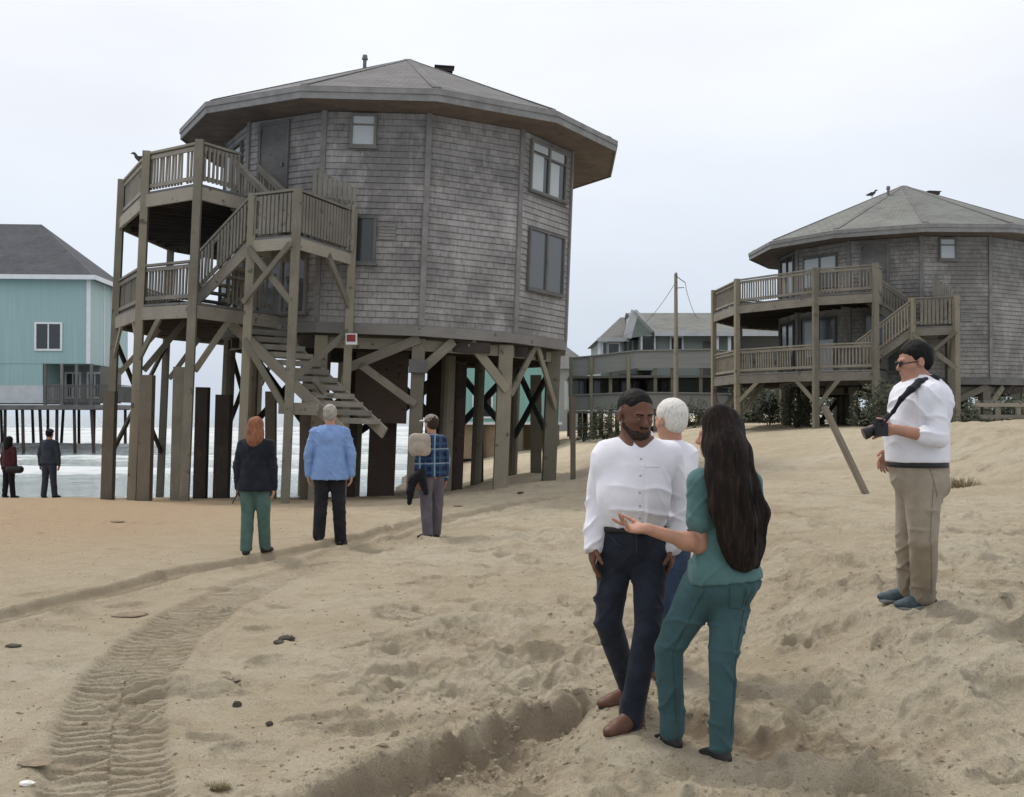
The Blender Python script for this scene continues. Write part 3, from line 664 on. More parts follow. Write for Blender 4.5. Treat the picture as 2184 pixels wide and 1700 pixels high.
# ------------------------------------------------------------------ teal house seen below the leaning one
TY = 53.0; t2 = empty('teal_house', (at(1070, 0, TY).x, TY, 0)); k = TY/F
tag(t2, 'pale turquoise house with beige lower wall seen between the piles of the leaning house', 'house')
house_box(t2, 'wall', 'far_teal_siding', -2.9, 2.75, 0, 8, 1.25, 5.4); house_box(t2, 'lower_wall', 'beige_board', -1.9, .55, .3, 7, -.4, 1.25)
house_box(t2, 'lower_wall', 'white_board', -2.6, -1.95, .35, 6, -.4, 1.25); house_box(t2, 'lower_wall', 'beige_board', .8, 2.3, 3.0, 6, -.4, 1.25)
m = MB(); X0, X1, Y0, Y1, e0, e1 = -3.3, 3.1, -.5, 8.5, 5.4, 6.9
m.quad([(X0, Y0, e0), (X1, Y0, e0), (1, 4, e1), (-1, 4, e1)]); m.quad([(X1, Y0, e0), (X1, Y1, e0), (1, 4, e1)]); m.quad([(X1, Y1, e0), (X0, Y1, e0), (-1, 4, e1), (1, 4, e1)]); m.quad([(X0, Y1, e0), (X0, Y0, e0), (-1, 4, e1)]); m.quad([(X0, Y1, e0), (X1, Y1, e0), (X1, Y0, e0), (X0, Y0, e0)])
m.build('roof', 'dark_roof_shingle', t2)
for x in (-2.7, -.9, .9, 2.6): m = MB(); m.cyl((x, .1, -.6), (x, .1, 1.25), .14, .13); m.build('pile', 'pile_wood', t2)
flat_window(t2, -.9, 0, 2.1, .8, 1.0)
m = MB(); m.box((0, -.02, 1.28), (5.7, .1, .12)); m.build('trim_board', 'white_paint', t2)

# ------------------------------------------------------------------ far grey roofed cottage
TY = 86.0; t3 = empty('cottage', (at(1205, 0, TY).x, TY, 0)); tag(t3, 'far cottage with low grey hip roof just right of the leaning house', 'house')
house_box(t3, 'wall', 'grey_siding', -2.6, 1.8, 0, 5, -.4, 5.2)
m = MB(); X0, X1, Y0, Y1, e0, e1 = -3, 2.35, -.4, 5.4, 5.2, 7.1
m.quad([(X0, Y0, e0), (X1, Y0, e0), (.2, 2.5, e1), (-.8, 2.5, e1)]); m.quad([(X1, Y0, e0), (X1, Y1, e0), (.2, 2.5, e1)]); m.quad([(X1, Y1, e0), (X0, Y1, e0), (-.8, 2.5, e1), (.2, 2.5, e1)]); m.quad([(X0, Y1, e0), (X0, Y0, e0), (-.8, 2.5, e1)]); m.quad([(X0, Y1, e0), (X1, Y1, e0), (X1, Y0, e0), (X0, Y0, e0)])
m.build('roof', 'roof_shingle', t3); flat_window(t3, .9, 0, 4.0, .8, 1.0)

# ------------------------------------------------------------------ sage house with long decks
TY = 60.0; t4 = empty('beach_house', (at(1400, 0, TY).x, TY, 0)); k = TY/F
tag(t4, 'sage green two storey house with wide parapet decks behind the utility pole', 'house')
X = lambda px: (px-1400)*k
Z = lambda py, dy=0: 1.7+(HY-py)*(TY+dy)/F
house_box(t4, 'wall', 'sage_siding', X(1390), X(1555), 0, 9, Z(875), Z(714)); house_box(t4, 'wall', 'grey_siding', X(1557), X(1700), 1.0, 9, Z(875), Z(714))
house_box(t4, 'wing_wall', 'sage_siding', X(1286), X(1389), 1.5, 9, Z(875), Z(722))
m = MB(); zr, z0 = Z(666), Z(714); xa, xb = X(1352), X(1745); yf = -.8; yb = 9.6; yr = 4.2
m.quad([(X(1392), yf, z0), (xb, yf, z0), (xb, yr, zr+.35), (xa, yr, zr+.35)]); m.quad([(xb, yb, z0), (xa, yb, z0), (xa, yr, zr+.35), (xb, yr, zr+.35)]); m.quad([(xb, yf, z0), (xb, yb, z0), (xb, yr, zr+.35)])
m.quad([(xa, yb, z0), (X(1392), yf, z0), (xa, yr, zr+.35)]); m.quad([(X(1392), yf, z0-.05), (xa, yb, z0-.05), (xb, yb, z0-.05), (xb, yf, z0-.05)])
rf = m.build('roof', 'roof_shingle_green', t4)
m = MB(); m.quad([(X(1276), .6, Z(723)), (X(1345), .6, Z(723)), (X(1348), 4.2, zr+.1), (X(1340), 4.2, zr+.1)]); m.quad([(X(1276), 9, Z(723)), (X(1276), .6, Z(723)), (X(1340), 4.2, zr+.1)]); m.quad([(X(1345), .6, Z(723)), (X(1380), 9, Z(723)), (X(1348), 4.2, zr+.1)]); m.quad([(X(1276), 9, Z(723)), (X(1400), 9, Z(723)), (X(1400), .6, Z(723)), (X(1276), .6, Z(723))])
m.build('wing_roof', 'roof_shingle', t4)
m = MB(); m.quad([(X(1338), -.2, Z(722)), (X(1396), -.2, Z(714)), (X(1352), -.2, Z(668))]); m.quad([(X(1352), -.2, Z(668)), (X(1396), -.2, Z(714)), (X(1396), 3, Z(714)), (X(1352), 4, Z(668))]); m.quad([(X(1338), -.2, Z(722)), (X(1352), -.2, Z(668)), (X(1352), 4, Z(668)), (X(1338), 3, Z(722))]); m.build('gable_wall', 'sage_siding', t4)
m = MB(); m.beam((X(1352), -.55, Z(664)), (X(1400), -.55, Z(714)), .4, .14); m.beam((X(1352), -.55, Z(664)), (X(1336), -.55, Z(722)), .4, .14); m.beam((X(1392), yf-.03, z0), (xb, yf-.03, z0), .06, .24); m.beam((X(1276), .55, Z(723)), (X(1345), .55, Z(723)), .06, .2); m.build('fascia', 'white_board', t4)
house_box(t4, 'bay_wall', 'white_board', X(1284), X(1330), .9, 3, Z(770), Z(723)); house_box(t4, 'bay_wall', 'sage_siding', X(1364), X(1398), -.1, 3, Z(790), Z(714))
flat_window(t4, X(1312), .9, Z(743), .55, .6, 1); flat_window(t4, X(1345), 1.5, Z(742), .45, .9, 2); flat_window(t4, X(1382), -.1, Z(736), .62, .95, 1); flat_window(t4, X(1443), 0, Z(742), .55, 1.1, 1)
flat_window(t4, X(1293), .9, Z(743), .2, .7, 1)
house_box(t4, 'door', 'grey_board', X(1500), X(1516), -.06, 0, Z(800), Z(728)); m = MB(); m.beam((X(1525), -.5, Z(810)), (X(1527), -.5, Z(716)), .12, .2); m.beam((X(1552), -.5, Z(875)), (X(1552), -.5, Z(716)), .16, .16); m.build('porch_post', 'white_paint', t4)
# decks with solid board parapets
def parapet(pts, z0l, z1l, nm='parapet'):
    m = MB()
    for (a, za0, za1), (b, zb0, zb1) in zip(pts[:-1], pts[1:]):
        A0, B0, A1, B1 = (*a, za0), (*b, zb0), (*a, za1), (*b, zb1)
        n = V3((b[1]-a[1], a[0]-b[0], 0)).normalized()*.08; n_ = V3((-n.x, -n.y, 0))
        A0, B0, A1, B1 = map(V3, (A0, B0, A1, B1)); m.quad([A0, B0, B1, A1]); m.quad([B0-n, A0-n, A1-n, B1-n]); m.quad([A1, B1, B1-n, A1-n]); m.quad([B0, A0, A0-n, B0-n]); m.quad([A0, A1, A1-n, A0-n]); m.quad([B1, B0, B0-n, B1-n])
        m.beam(A1+n*.3+V3((0, 0, .03)), B1+n*.3+V3((0, 0, .03)), .16, .06)
    return m.build(nm, 'grey_siding', t4)
parapet([((X(1212), -1.2), Z(806), Z(767)), ((X(1255), -1.6), Z(802), Z(764)), ((X(1345), -2.6), Z(790), Z(755)), ((X(1500), -2.6), Z(789), Z(752)), ((X(1560), -2.6), Z(800), Z(760))], 0, 0)
parapet([((X(1212), -1.2), Z(876), Z(845)), ((X(1345), -2.6), Z(873), Z(840)), ((X(1500), -2.6), Z(874), Z(842)), ((X(1640), -2.6), Z(876), Z(846))], 0, 0)
for (z_, nm) in ((Z(804), 'upper_deck'), (Z(877), 'lower_deck')):
    m = MB(); m.slab([(X(1212), -1.2), (X(1345), -2.6), (X(1640), -2.6), (X(1640), 1), (X(1212), 3)], z_-.12, z_); m.build(nm, 'grey_board', t4)
house_box(t4, 'lower_wall', 'grey_siding', X(1215), X(1290), .8, 6, Z(872), Z(806))
for px in (1214, 1256, 1296, 1330, 1385, 1420, 1478, 1560, 1600): m = MB(); m.beam((X(px), -1.7 if px < 1300 else -2.45, -1), (X(px), -1.7 if px < 1300 else -2.45, Z(765)), .17, .17); m.build('deck_post', 'weathered_wood', t4)
for px, w_ in ((1237, 1.0), (1268, .75), (1402, 1.0)): flat_window(t4, X(px), .8 if px < 1300 else 0, Z(826), w_, .85, 2, 'window_glass', 'grey_board')
house_box(t4, 'sliding_door', 'window_glass', X(1330), X(1378), -.05, .05, Z(858), Z(806)) if False else None
flat_window(t4, X(1355), 0 if False else 1.5, Z(830), 1.2, 1.5, 2, 'window_glass', 'grey_board')
for px in (1225, 1250, 1285, 1320, 1360, 1410, 1455, 1500, 1545, 1590, 1630):
    for y in (1.0, 5.5): m = MB(); m.cyl((X(px), y, -1), (X(px), y, Z(877)), .13, .12, 8); m.build('pile', 'dark_wood', t4)
house_box(t4, 'store_room', 'dark_wood', X(1520), X(1640), 1.4, 5, -.5, Z(878))

# ------------------------------------------------------------------ utility pole and wires
UY = 47.0; p = at(1442, 583, UY); g = gz(p.x, UY); up_ = empty('utility_pole', (p.x, UY, g)); tag(up_, 'grey wooden utility pole with wires rising in front of the sage house', 'utility pole')
m = MB(); hgt = p.z-g; m.cyl((0, 0, -.5), (0, 0, hgt), .12, .07, 12); m.build('shaft', 'rail_wood', up_)
m = MB(); m.beam((0, -.1, hgt-.12), (.38, -.1, hgt-.4), .03, .03); m.beam((.38, -.1, hgt-.4), (.42, -.1, hgt-.6), .02, .02); m.beam((0, -.1, hgt-.62), (.33, -.1, hgt-.6), .03, .03); m.cyl((0, -.1, hgt-.1), (0, -.1, hgt+.05), .03, .02); m.build('bracket', 'metal_grey', up_)
def wire(p0, p1, sag, r=.012):
    m = MB(); p0 = V3(p0); p1 = V3(p1); n = 12; pr = None
    for i in range(n+1):
        t = i/n; q = p0.lerp(p1, t)-V3((0, 0, sag*4*t*(1-t)))
        if pr is not None: m.cyl(pr, q, r, r, 5)
        pr = q
    return m
wire((0, 0, hgt-.35), at(1326, 716, 60)-Vector((p.x, UY, g)), .5).build('wire', 'metal_grey', up_)
wire((.4, -.1, hgt-.6), at(1492, 680, 60)-Vector((p.x, UY, g)), .3).build('wire', 'metal_grey', up_)

# ------------------------------------------------------------------ plants
t = NT('leaf'); ob = t.add('ShaderNodeTexCoord').outputs['Object']
t.l(t.ramp(t.noise(ob, 5, 4), [(.3, (.035, .045, .025)), (.6, (.075, .085, .045)), (.8, (.12, .12, .07))]), t.b.inputs['Base Color']); t.b.inputs['Roughness'].default_value = .8; MATS['leaf'] = t.m
def bush(px, py, Y, w_, h, n, lab, seed, grp='shrubs under the far houses'):
    rg = random.Random(seed); b = at(px, py, Y); x = b.x; z = gz(x, Y); root = empty('shrub', (x, Y, z)); m = MB()
    for i in range(n):
        a = rg.uniform(0, 6.283); el = rg.uniform(0, 1.0); rr_ = (.35+.65*rg.random()**.5)*(1+.25*math.sin(a*3+seed))
        c = V3((math.cos(a)*w_*.5*rr_*math.cos(el*1.3), math.sin(a)*w_*.4*rr_*math.cos(el*1.3), h*(.08+.92*rr_*math.sin(el*1.5))))
        s = rg.uniform(.035, .09); d = V3((rg.uniform(-1, 1), rg.uniform(-1, 1), rg.uniform(-.2, 1))).normalized(); e = d.orthogonal().normalized()
        m.quad([c-e*s*.4, c+d*s, c+e*s*.4, c-d*s])
    m.build('foliage', 'leaf', root); m = MB()
    for i in range(9):
        a = rg.uniform(0, 6.283); m.cyl((0, 0, -.1), (math.cos(a)*w_*.35, math.sin(a)*w_*.3, h*rg.uniform(.6, .95)), .02, .006, 5)
    m.build('stem', 'dark_wood', root); tag(root, lab, 'shrub', grp)
bush(1290, 950, 52, 1.7, 1.5, 1500, 'dark shrub left of the white-shirted men under the sage house deck', 1)
bush(1245, 952, 53, .9, 1.0, 500, 'small shrub beside the left end of the sage house', 2)
bush(1700, 948, 41, 1.6, 1.4, 1300, 'dark shrub among the piles left of the second round house', 3)
bush(1880, 945, 36, 1.9, 1.3, 1500, 'dark shrub just left of the camera man under the second round house', 4)
bush(1640, 952, 47, 1.2, 1.2, 700, 'shrub between the sage house and the second round house', 5)
bush(2068, 948, 33, .8, .7, 500, 'low grassy shrub right behind the camera man', 6)
bush(2150, 930, 36, 1.6, 1.0, 900, 'shrub behind the low timber fence at right', 7)
bush(1480, 960, 55, 1.5, 1.3, 900, 'shrub behind the dark-haired woman under the sage house', 8)
rg = random.Random(12); m = MB(); Yt = 56.0
for i in range(9000):
    x = (rg.uniform(1560, 2260)-CX)/F*Yt; y = Yt+rg.uniform(-2.5, 2.5); zg = gz(x, Yt); hh = 2.6*(.55+.45*math.sin(x*.9)*math.sin(x*.37+1)+.2*math.sin(x*3.1))
    c_ = V3((x, y, zg+hh*rg.random()**.8)); s = rg.uniform(.06, .16); d = V3((rg.uniform(-1, 1), rg.uniform(-1, 1), rg.uniform(-.2, 1))).normalized(); e_ = d.orthogonal().normalized(); m.quad([c_-e_*s*.5, c_+d*s, c_+e_*s*.5, c_-d*s])
tag(m.build('thicket', 'leaf'), 'dark thicket filling the gap beneath and behind the second round house', 'thicket', kind='stuff')
# dune grass tuft in the foreground and by the dune
def tuft(px, Y, n, h, lab, seed):
    rg = random.Random(seed); x = (px-CX)/F*Y; z = gz(x, Y); m = MB()
    for i in range(n):
        a = rg.uniform(0, 6.283); r = rg.random()**.6*.10*(h/.1); b = V3((math.cos(a)*r, math.sin(a)*r*.7, -.01)); l = h*rg.uniform(.3, 1); d = V3((math.cos(a)*.6+rg.uniform(-.4, .4), math.sin(a)*.6, 1)).normalized()
        s = V3((-d.y, d.x, 0)).normalized()*.0035*(h/.1)**.5; mid = b+d*l*.6; tip = b+d*l+V3((d.x*.3*l, d.y*.3*l, -.1*l))
        m.quad([b-s, b+s, mid+s*.6, mid-s*.6]); m.quad([mid-s*.6, mid+s*.6, tip])
    o = m.build('grass_tuft', 'dry_grass'); o.location = (x, Y, z); tag(o, lab, 'grass tuft', 'dry grass tufts on the sand'); return o
simple('dry_grass', (.26, .22, .13), .9, .4, 30, bump=0)
tuft(468, 5.12, 260, .055, 'sparse dry tuft at the bottom edge right of the wide tyre track', 1)
tuft(2052, 18.5, 260, .26, 'dry grass on the dune behind the camera man', 2)
tuft(2120, 30, 200, .35, 'grass on the dune crest beside the timber fence', 3)

# ------------------------------------------------------------------ leaning timber, fence, debris
x, Y = (1852-CX)/F*18, 18.0; g = gz(x, Y); m = MB(); m.beam((0, 0, -.1), (-.50, .75, 1.40), .10, .07); o = m.build('leaning_timber', 'pile_wood'); o.location = (x, Y, g); tag(o, 'pale timber leaning out of the sand beside the camera man', 'timber')
FY = 35.0; fx0, fx1 = (2085-CX)/F*FY, (2215-CX)/F*FY; g = gz(fx0, FY); fe = empty('timber_fence', (fx0, FY, g)); tag(fe, 'low weathered post and rail fence under the second round house at right', 'fence')
for i, x in enumerate(np.linspace(0, fx1-fx0, 4)): m = MB(); m.beam((x, 0, -.4), (x, 0, .85), .12, .12); m.build('post', 'rail_wood', fe)
for z in (.35, .72): m = MB(); m.beam((-.1, -.08, z), (fx1-fx0+.2, -.08, z), .05, .12); m.build('rail', 'rail_wood', fe)
def rock(px, py, size, lab, mat='dark_wood', flatk=.6, seed=1, name='stone', cat='stone', el=1.0):
    xx_, Y = flat(py, px)
    for _ in range(4):
        z = gz(xx_, Y); Y = (CAMZ-z)*F/(py-HY); xx_ = (px-CX)/F*Y
    rg = random.Random(seed); bm_v = []; m = MB(); n1, n2 = 10, 7; s = size*Y/F
    P = {}
    for i in range(n1):
        for j in range(n2+1):
            th = 2*math.pi*i/n1; ph = math.pi*j/n2; k_ = 1+rg.uniform(-.18, .18)*(0 < j < n2)
            P[i, j] = V3((math.cos(th)*math.sin(ph)*.5*s*k_*el, math.sin(th)*math.sin(ph)*.4*s*k_, math.cos(ph)*.5*s*flatk*k_+s*flatk*.22))
    for i in range(n1):
        for j in range(n2): m.quad([P[i, j], P[i, j+1], P[(i+1) % n1, j+1], P[(i+1) % n1, j]])
    o = m.build(name, mat, smooth=True); o.location = (xx_, Y, gz(xx_, Y)); o.rotation_euler.z = rg.uniform(-.3, .3); tag(o, lab, cat, 'scattered debris on the sand'); return o
simple('dark_stone', (.07, .06, .05), .9, .3, 30); simple('brown_clod', (.24, .19, .13), .95, .3, 20, bump=.01, bscale=60); simple('shell', (.7, .68, .64), .6, .1, 10)
rock(279, 1312, 78, 'long dark stick of driftwood lying right of the upper tyre track', 'brown_clod', .12, 1, 'driftwood', 'driftwood', 1.0)
rock(447, 1448, 110, 'wide brown sand clod between the tyre track and the footprints', 'sand', .28, 2, 'sand_clod', 'clod', 1.15)
rock(612, 1362, 36, 'dark oval stone above its twin, centre left', 'dark_stone', .4, 3); rock(596, 1371, 26, 'smaller dark stone below its twin, centre left', 'dark_stone', .4, 4)
rock(507, 1503, 20, 'round black pebble below the wide brown clod', 'dark_stone', .8, 5); rock(577, 1545, 17, 'black pebble lowest of the centre left pebbles', 'dark_stone', .8, 6)
rock(329, 1533, 12, 'upright black chip at the right rim of the wide tyre track', 'dark_stone', 1.4, 7); rock(684, 1548, 13, 'small dark pebble right of the lowest black pebble', 'dark_stone', .7, 8)
rock(62, 1670, 34, 'white broken shell in the bottom left corner', 'shell', .35, 9, 'shell', 'shell'); rock(30, 1377, 34, 'dark flat chip near the left edge', 'dark_stone', .2, 10, 'wood_chip', 'chip'); rock(110, 1340, 24, 'flat brown chip below the upper tyre track', 'brown_clod', .35, 11, 'wood_chip', 'chip')
rock(80, 1625, 72, 'olive brown seaweed patch left of the wide tyre track', 'brown_clod', .10, 12, 'seaweed', 'seaweed', 1.1)
rock(252, 1113, 32, 'thin dark stick on the far left sand', 'brown_clod', .15, 13, 'driftwood', 'driftwood'); rock(1110, 1053, 16, 'dark chip on the sand right of the cap-wearing man', 'dark_stone', .4, 14, 'wood_chip', 'chip')
rock(2076, 1202-0, 26, 'small brown chip on the dune right of the camera man', 'dark_stone', .35, 15, 'wood_chip', 'chip') ; rock(978, 1080, 22, 'thin stick on the sand behind the cap-wearing man', 'brown_clod', .2, 16, 'driftwood', 'driftwood')
rock(1215, 1615, 30, 'dark chip on the lower sand in front of the scarp', 'dark_stone', .4, 17, 'wood_chip', 'chip')
# uncountable specks of shell and weed
m = MB(); rg = random.Random(4)
for i in range(2600):
    y = 4.4+rg.random()**1.6*16; x = rg.uniform(-.47*y, .48*y); z = gz(x, y); s = rg.uniform(.002, .0085)*(1 if rg.random() < .95 else 1.9); a = rg.uniform(0, 3.14); l = rg.uniform(1, 3.2)
    u = V3((math.cos(a), math.sin(a), 0)); v = V3((-u.y, u.x, 0)); c = V3((x, y, z+s*.3)); q = [c-u*s*l, c-v*s, c+u*s*l, c+v*s]; tp = c+V3((0, 0, s*.8))
    for k in range(4): m.quad([q[k], q[(k+1) % 4], tp])
tag(m.build('beach_litter', 'brown_clod'), 'tiny specks of weed and broken shell strewn over the sand', 'litter', kind='stuff')

# crumbs of sand broken off the scarp and kicked up by feet
m = MB(); rg = random.Random(8)
for i in range(1500):
    if i % 2:
        x = rg.uniform(-1.9, 1.2); y = float(np.interp(x, EDGE[:, 0], EDGE[:, 1]))+rg.gauss(-.25, .35)
    else: y = 4.5+rg.random()**1.3*11; x = rg.uniform(-.12*y, .48*y)
    if y < 3.5: continue
    z = gz(x, y); s = rg.uniform(.005, .017)*(1 if rg.random() < .93 else 1.9); n = 5; ph = rg.uniform(0, 6)
    R1 = [V3((x+math.cos(ph+k*6.283/n)*s*rg.uniform(.8, 1.3), y+math.sin(ph+k*6.283/n)*s*rg.uniform(.8, 1.2), z-s*.3)) for k in range(n)]
    R2 = [V3((x+math.cos(ph+k*6.283/n)*s*.7*rg.uniform(.8, 1.2), y+math.sin(ph+k*6.283/n)*s*.7, z+s*rg.uniform(.5, .8))) for k in range(n)]
    for k in range(n): m.quad([R1[k], R1[(k+1) % n], R2[(k+1) % n], R2[k]])
    m.quad(R2)
tag(m.build('sand_crumbs', 'sand', smooth=True), 'loose crumbs of sand scattered along the scarp and footprints', 'sand crumbs', kind='stuff')

# ------------------------------------------------------------------ gulls
def bird(px, py, Y, s, lab, ang):
    o0 = at(px, py, Y); m = MB(); rt = empty('bird', o0, (0, 0, ang))
    for (x0, z0, r0), (x1, z1, r1) in zip([(-.24, .10, .01), (-.12, .13, .05), (0, .16, .075), (.10, .22, .05), (.13, .29, .035), (.17, .32, .035)], [(-.12, .13, .05), (0, .16, .075), (.10, .22, .05), (.13, .29, .035), (.17, .32, .035), (.25, .31, .005)]):
        m.cyl((x0*s, 0, z0*s), (x1*s, 0, z1*s), r0*s, r1*s, 8)
    m.build('body', 'dark_stone', rt, True); m = MB()
    for yy in (-.025, .025): m.cyl((.0, yy*s, 0), (0, yy*s, .11*s), .008*s, .01*s, 5)
    m.build('leg', 'dark_stone', rt); m = MB()
    for sd in (-1, 1): m.quad([(.08*s, sd*.07*s, .22*s), (-.05*s, sd*.085*s, .23*s), (-.27*s, sd*.03*s, .12*s), (-.08*s, sd*.08*s, .13*s)])
    m.build('wing', 'dark_stone', rt); tag(rt, lab, 'bird')
# ------------------------------------------------------------------ figures: signed distance fields turned into one skin each
A_ = np.array
def nrm(v): v = np.asarray(v, float); return v/np.linalg.norm(v)
class SDF:
    def __init__(s): s.p = []
    def c(s, a, b, ra, rb=None, k=.02, fl=None): s.p.append(('c', A_(a, float), A_(b, float), ra, ra if rb is None else rb, k, fl)); return s
    def chain(s, pts, rs, k=.02, fl=None):
        for i in range(len(pts)-1): s.c(pts[i], pts[i+1], rs[i], rs[i+1], k, fl)
        return s
    def e(s, c, r, fr=None, k=.02): s.p.append(('e', A_(c, float), A_(r, float), np.eye(3) if fr is None else A_(fr), None, k, None)); return s
    def sub(s, c, r, fr=None, k=.01): s.p.append(('s', A_(c, float), A_(r, float), np.eye(3) if fr is None else A_(fr), None, k, None)); return s
    def cut(s, p, n, k=.004): s.p.append(('p', A_(p, float), nrm(n), None, None, k, None)); return s
    def mesh(s, name, mat, parent, h, grow=0.0, fold=None, smooth=1):
        lo = np.full(3, 9.0); hi = -lo
        for q in s.p:
            if q[0] == 'c':
                r = max(q[3], q[4])*(1.5 if q[6] else 1)+grow+.03; lo = np.minimum(lo, np.minimum(q[1], q[2])-r); hi = np.maximum(hi, np.maximum(q[1], q[2])+r)
            elif q[0] == 'e': r = max(q[2])+grow+.03; lo = np.minimum(lo, q[1]-r); hi = np.maximum(hi, q[1]+r)
        n = np.ceil((hi-lo)/h).astype(int)+2
        ax = [lo[i]+h*np.arange(n[i]) for i in range(3)]
        V = np.full(n, .5)
        for q in s.p:
            if q[0] == 'c': r = max(q[3], q[4])*(1.6 if q[6] else 1)+grow+.07; a = np.minimum(q[1], q[2])-r; b = np.maximum(q[1], q[2])+r
            elif q[0] in 'es': r = max(q[2])+grow+.07; a = q[1]-r; b = q[1]+r
            else: a, b = lo, hi
            i0 = np.clip(((a-lo)/h).astype(int), 0, n-1); i1 = np.clip(((b-lo)/h).astype(int)+1, 1, n)
            sl = tuple(slice(u, v) for u, v in zip(i0, i1)); g = np.meshgrid(*[ax[i][sl[i]] for i in range(3)], indexing='ij')
            P = np.stack(g, -1)
            if q[0] == 'c':
                pa = P-q[1]; ba = q[2]-q[1]
                if q[6]:
                    nn, sc_ = nrm(q[6][0]), q[6][1]; pa = pa+(pa@nn)[..., None]*nn*(1/sc_-1); ba = ba+(ba@nn)*nn*(1/sc_-1)
                t = np.clip((pa@ba)/max(ba@ba, 1e-9), 0, 1); d = np.linalg.norm(pa-t[..., None]*ba, axis=-1)-(q[3]+(q[4]-q[3])*t)
                if q[6]: d = d*min(1, q[6][1]+.15)
                d = d-grow
            elif q[0] in 'es':
                l = (P-q[1])@q[3].T; rr_ = q[2]+(grow if q[0] == 'e' else 0); k0 = np.linalg.norm(l/rr_, axis=-1); k1 = np.linalg.norm(l/rr_**2, axis=-1)+1e-9; d = k0*(k0-1)/k1
                d = np.where(k0 < 1e-3, -min(rr_), d)
            else: d = (P-q[1])@q[2]
            k = max(q[5], 1e-4); W = V[sl]
            if q[0] in 'ce': m_ = np.clip(.5+.5*(W-d)/k, 0, 1); V[sl] = W*(1-m_)+d*m_-k*m_*(1-m_)
            else:
                d2 = -d if q[0] == 's' else d; m_ = np.clip(.5-.5*(W-d2)/k, 0, 1); V[sl] = W*(1-m_)+d2*m_+k*m_*(1-m_)
        v, f = nets(V, lo, h)
        if not len(f): raise RuntimeError(name)
        me = D.meshes.new(name); me.vertices.add(len(v)); me.vertices.foreach_set('co', v.ravel())
        me.loops.add(f.size); me.loops.foreach_set('vertex_index', f.ravel().astype(np.int32)); me.polygons.add(len(f))
        me.polygons.foreach_set('loop_start', (np.arange(len(f))*4).astype(np.int32)); me.update(calc_edges=True)
        if fold:
            nv = np.zeros(len(v)*3); me.vertices.foreach_get('normal', nv); nv = nv.reshape(-1, 3); v = v+nv*np.asarray(fold(v))[:, None]
            me.vertices.foreach_set('co', v.ravel().astype(np.float32)); me.update()
        me.polygons.foreach_set('use_smooth', np.ones(len(f), bool)); me.materials.append(MATS[mat])
        o = D.objects.new(name, me); COL.objects.link(o); o.parent = parent; return o
def nets(V, lo, h):
    S = V < 0; n = np.array(V.shape)-1
    acc = np.zeros((*n, 3)); cnt = np.zeros(n)
    for axn in range(3):
        o1, o2 = [a for a in range(3) if a != axn]
        A = np.take(V, range(0, V.shape[axn]-1), axn); B = np.take(V, range(1, V.shape[axn]), axn)
        cr_ = (A < 0) != (B < 0); t = np.where(cr_, A/(A-B+1e-12), 0)
        for d1 in (0, 1):
            for d2 in (0, 1):
                sl = [slice(None)]*3; sl[o1] = slice(d1, d1+n[o1]); sl[o2] = slice(d2, d2+n[o2]); sl = tuple(sl)
                c = cr_[sl]; tt = t[sl]; acc[..., axn] += np.where(c, tt, 0); acc[..., o1] += c*d1; acc[..., o2] += c*d2; cnt += c
    act = cnt > 0; ids = np.full(n, -1); ids[act] = np.arange(act.sum())
    ii = np.stack(np.nonzero(act), -1); v = lo+h*(ii+acc[act]/cnt[act][:, None]); fs = []
    for axn in range(3):
        o1, o2 = (axn+1) % 3, (axn+2) % 3
        A = np.take(S, range(0, V.shape[axn]-1), axn); B = np.take(S, range(1, V.shape[axn]), axn)
        e = np.stack(np.nonzero(A != B), -1); ok = (e[:, o1] > 0) & (e[:, o2] > 0) & (e[:, o1] < n[o1]) & (e[:, o2] < n[o2]); e = e[ok]
        ins = A[e[:, 0], e[:, 1], e[:, 2]]; q = []
        for a, b in ((1, 1), (0, 1), (0, 0), (1, 0)):
            c = e.copy(); c[:, o1] -= a; c[:, o2] -= b; q.append(ids[c[:, 0], c[:, 1], c[:, 2]])
        q = np.stack(q, -1); q = np.where(ins[:, None], q, q[:, ::-1]); fs.append(q)
    f = np.concatenate(fs); return v, f[(f >= 0).all(1)]
def folds(amp, s=0, fx=9, fz=3.5, seed=0, dir_=None):
    """creases: warped diagonal ridges that come and go, plus a slow drape"""
    def g(v):
        w_ = .035*np.stack([fbm(v[:, 0]*5, v[:, 1]*5, v[:, 2]*5, 2, seed+i*3) for i in range(3)], -1); u = v+w_; r = 0
        for i, (d, fq) in enumerate((((.75, .3, .6), 15), ((-.7, .3, .75), 17), ((.15, .2, 1), 13), ((1, .4, .1), 12))):
            d = nrm(d); m = ss(.02, .55, fbm(v[:, 0]*4.5, v[:, 1]*4.5, v[:, 2]*4.5, 2, seed+40+i*7)); r = r+m*((1-np.abs(np.sin(u@d*fq*2+i)))**3-.25)
        return amp*.85*(r+.5*fbm(v[:, 0]*6, v[:, 1]*6, v[:, 2]*3, 2, seed+90))
    return g
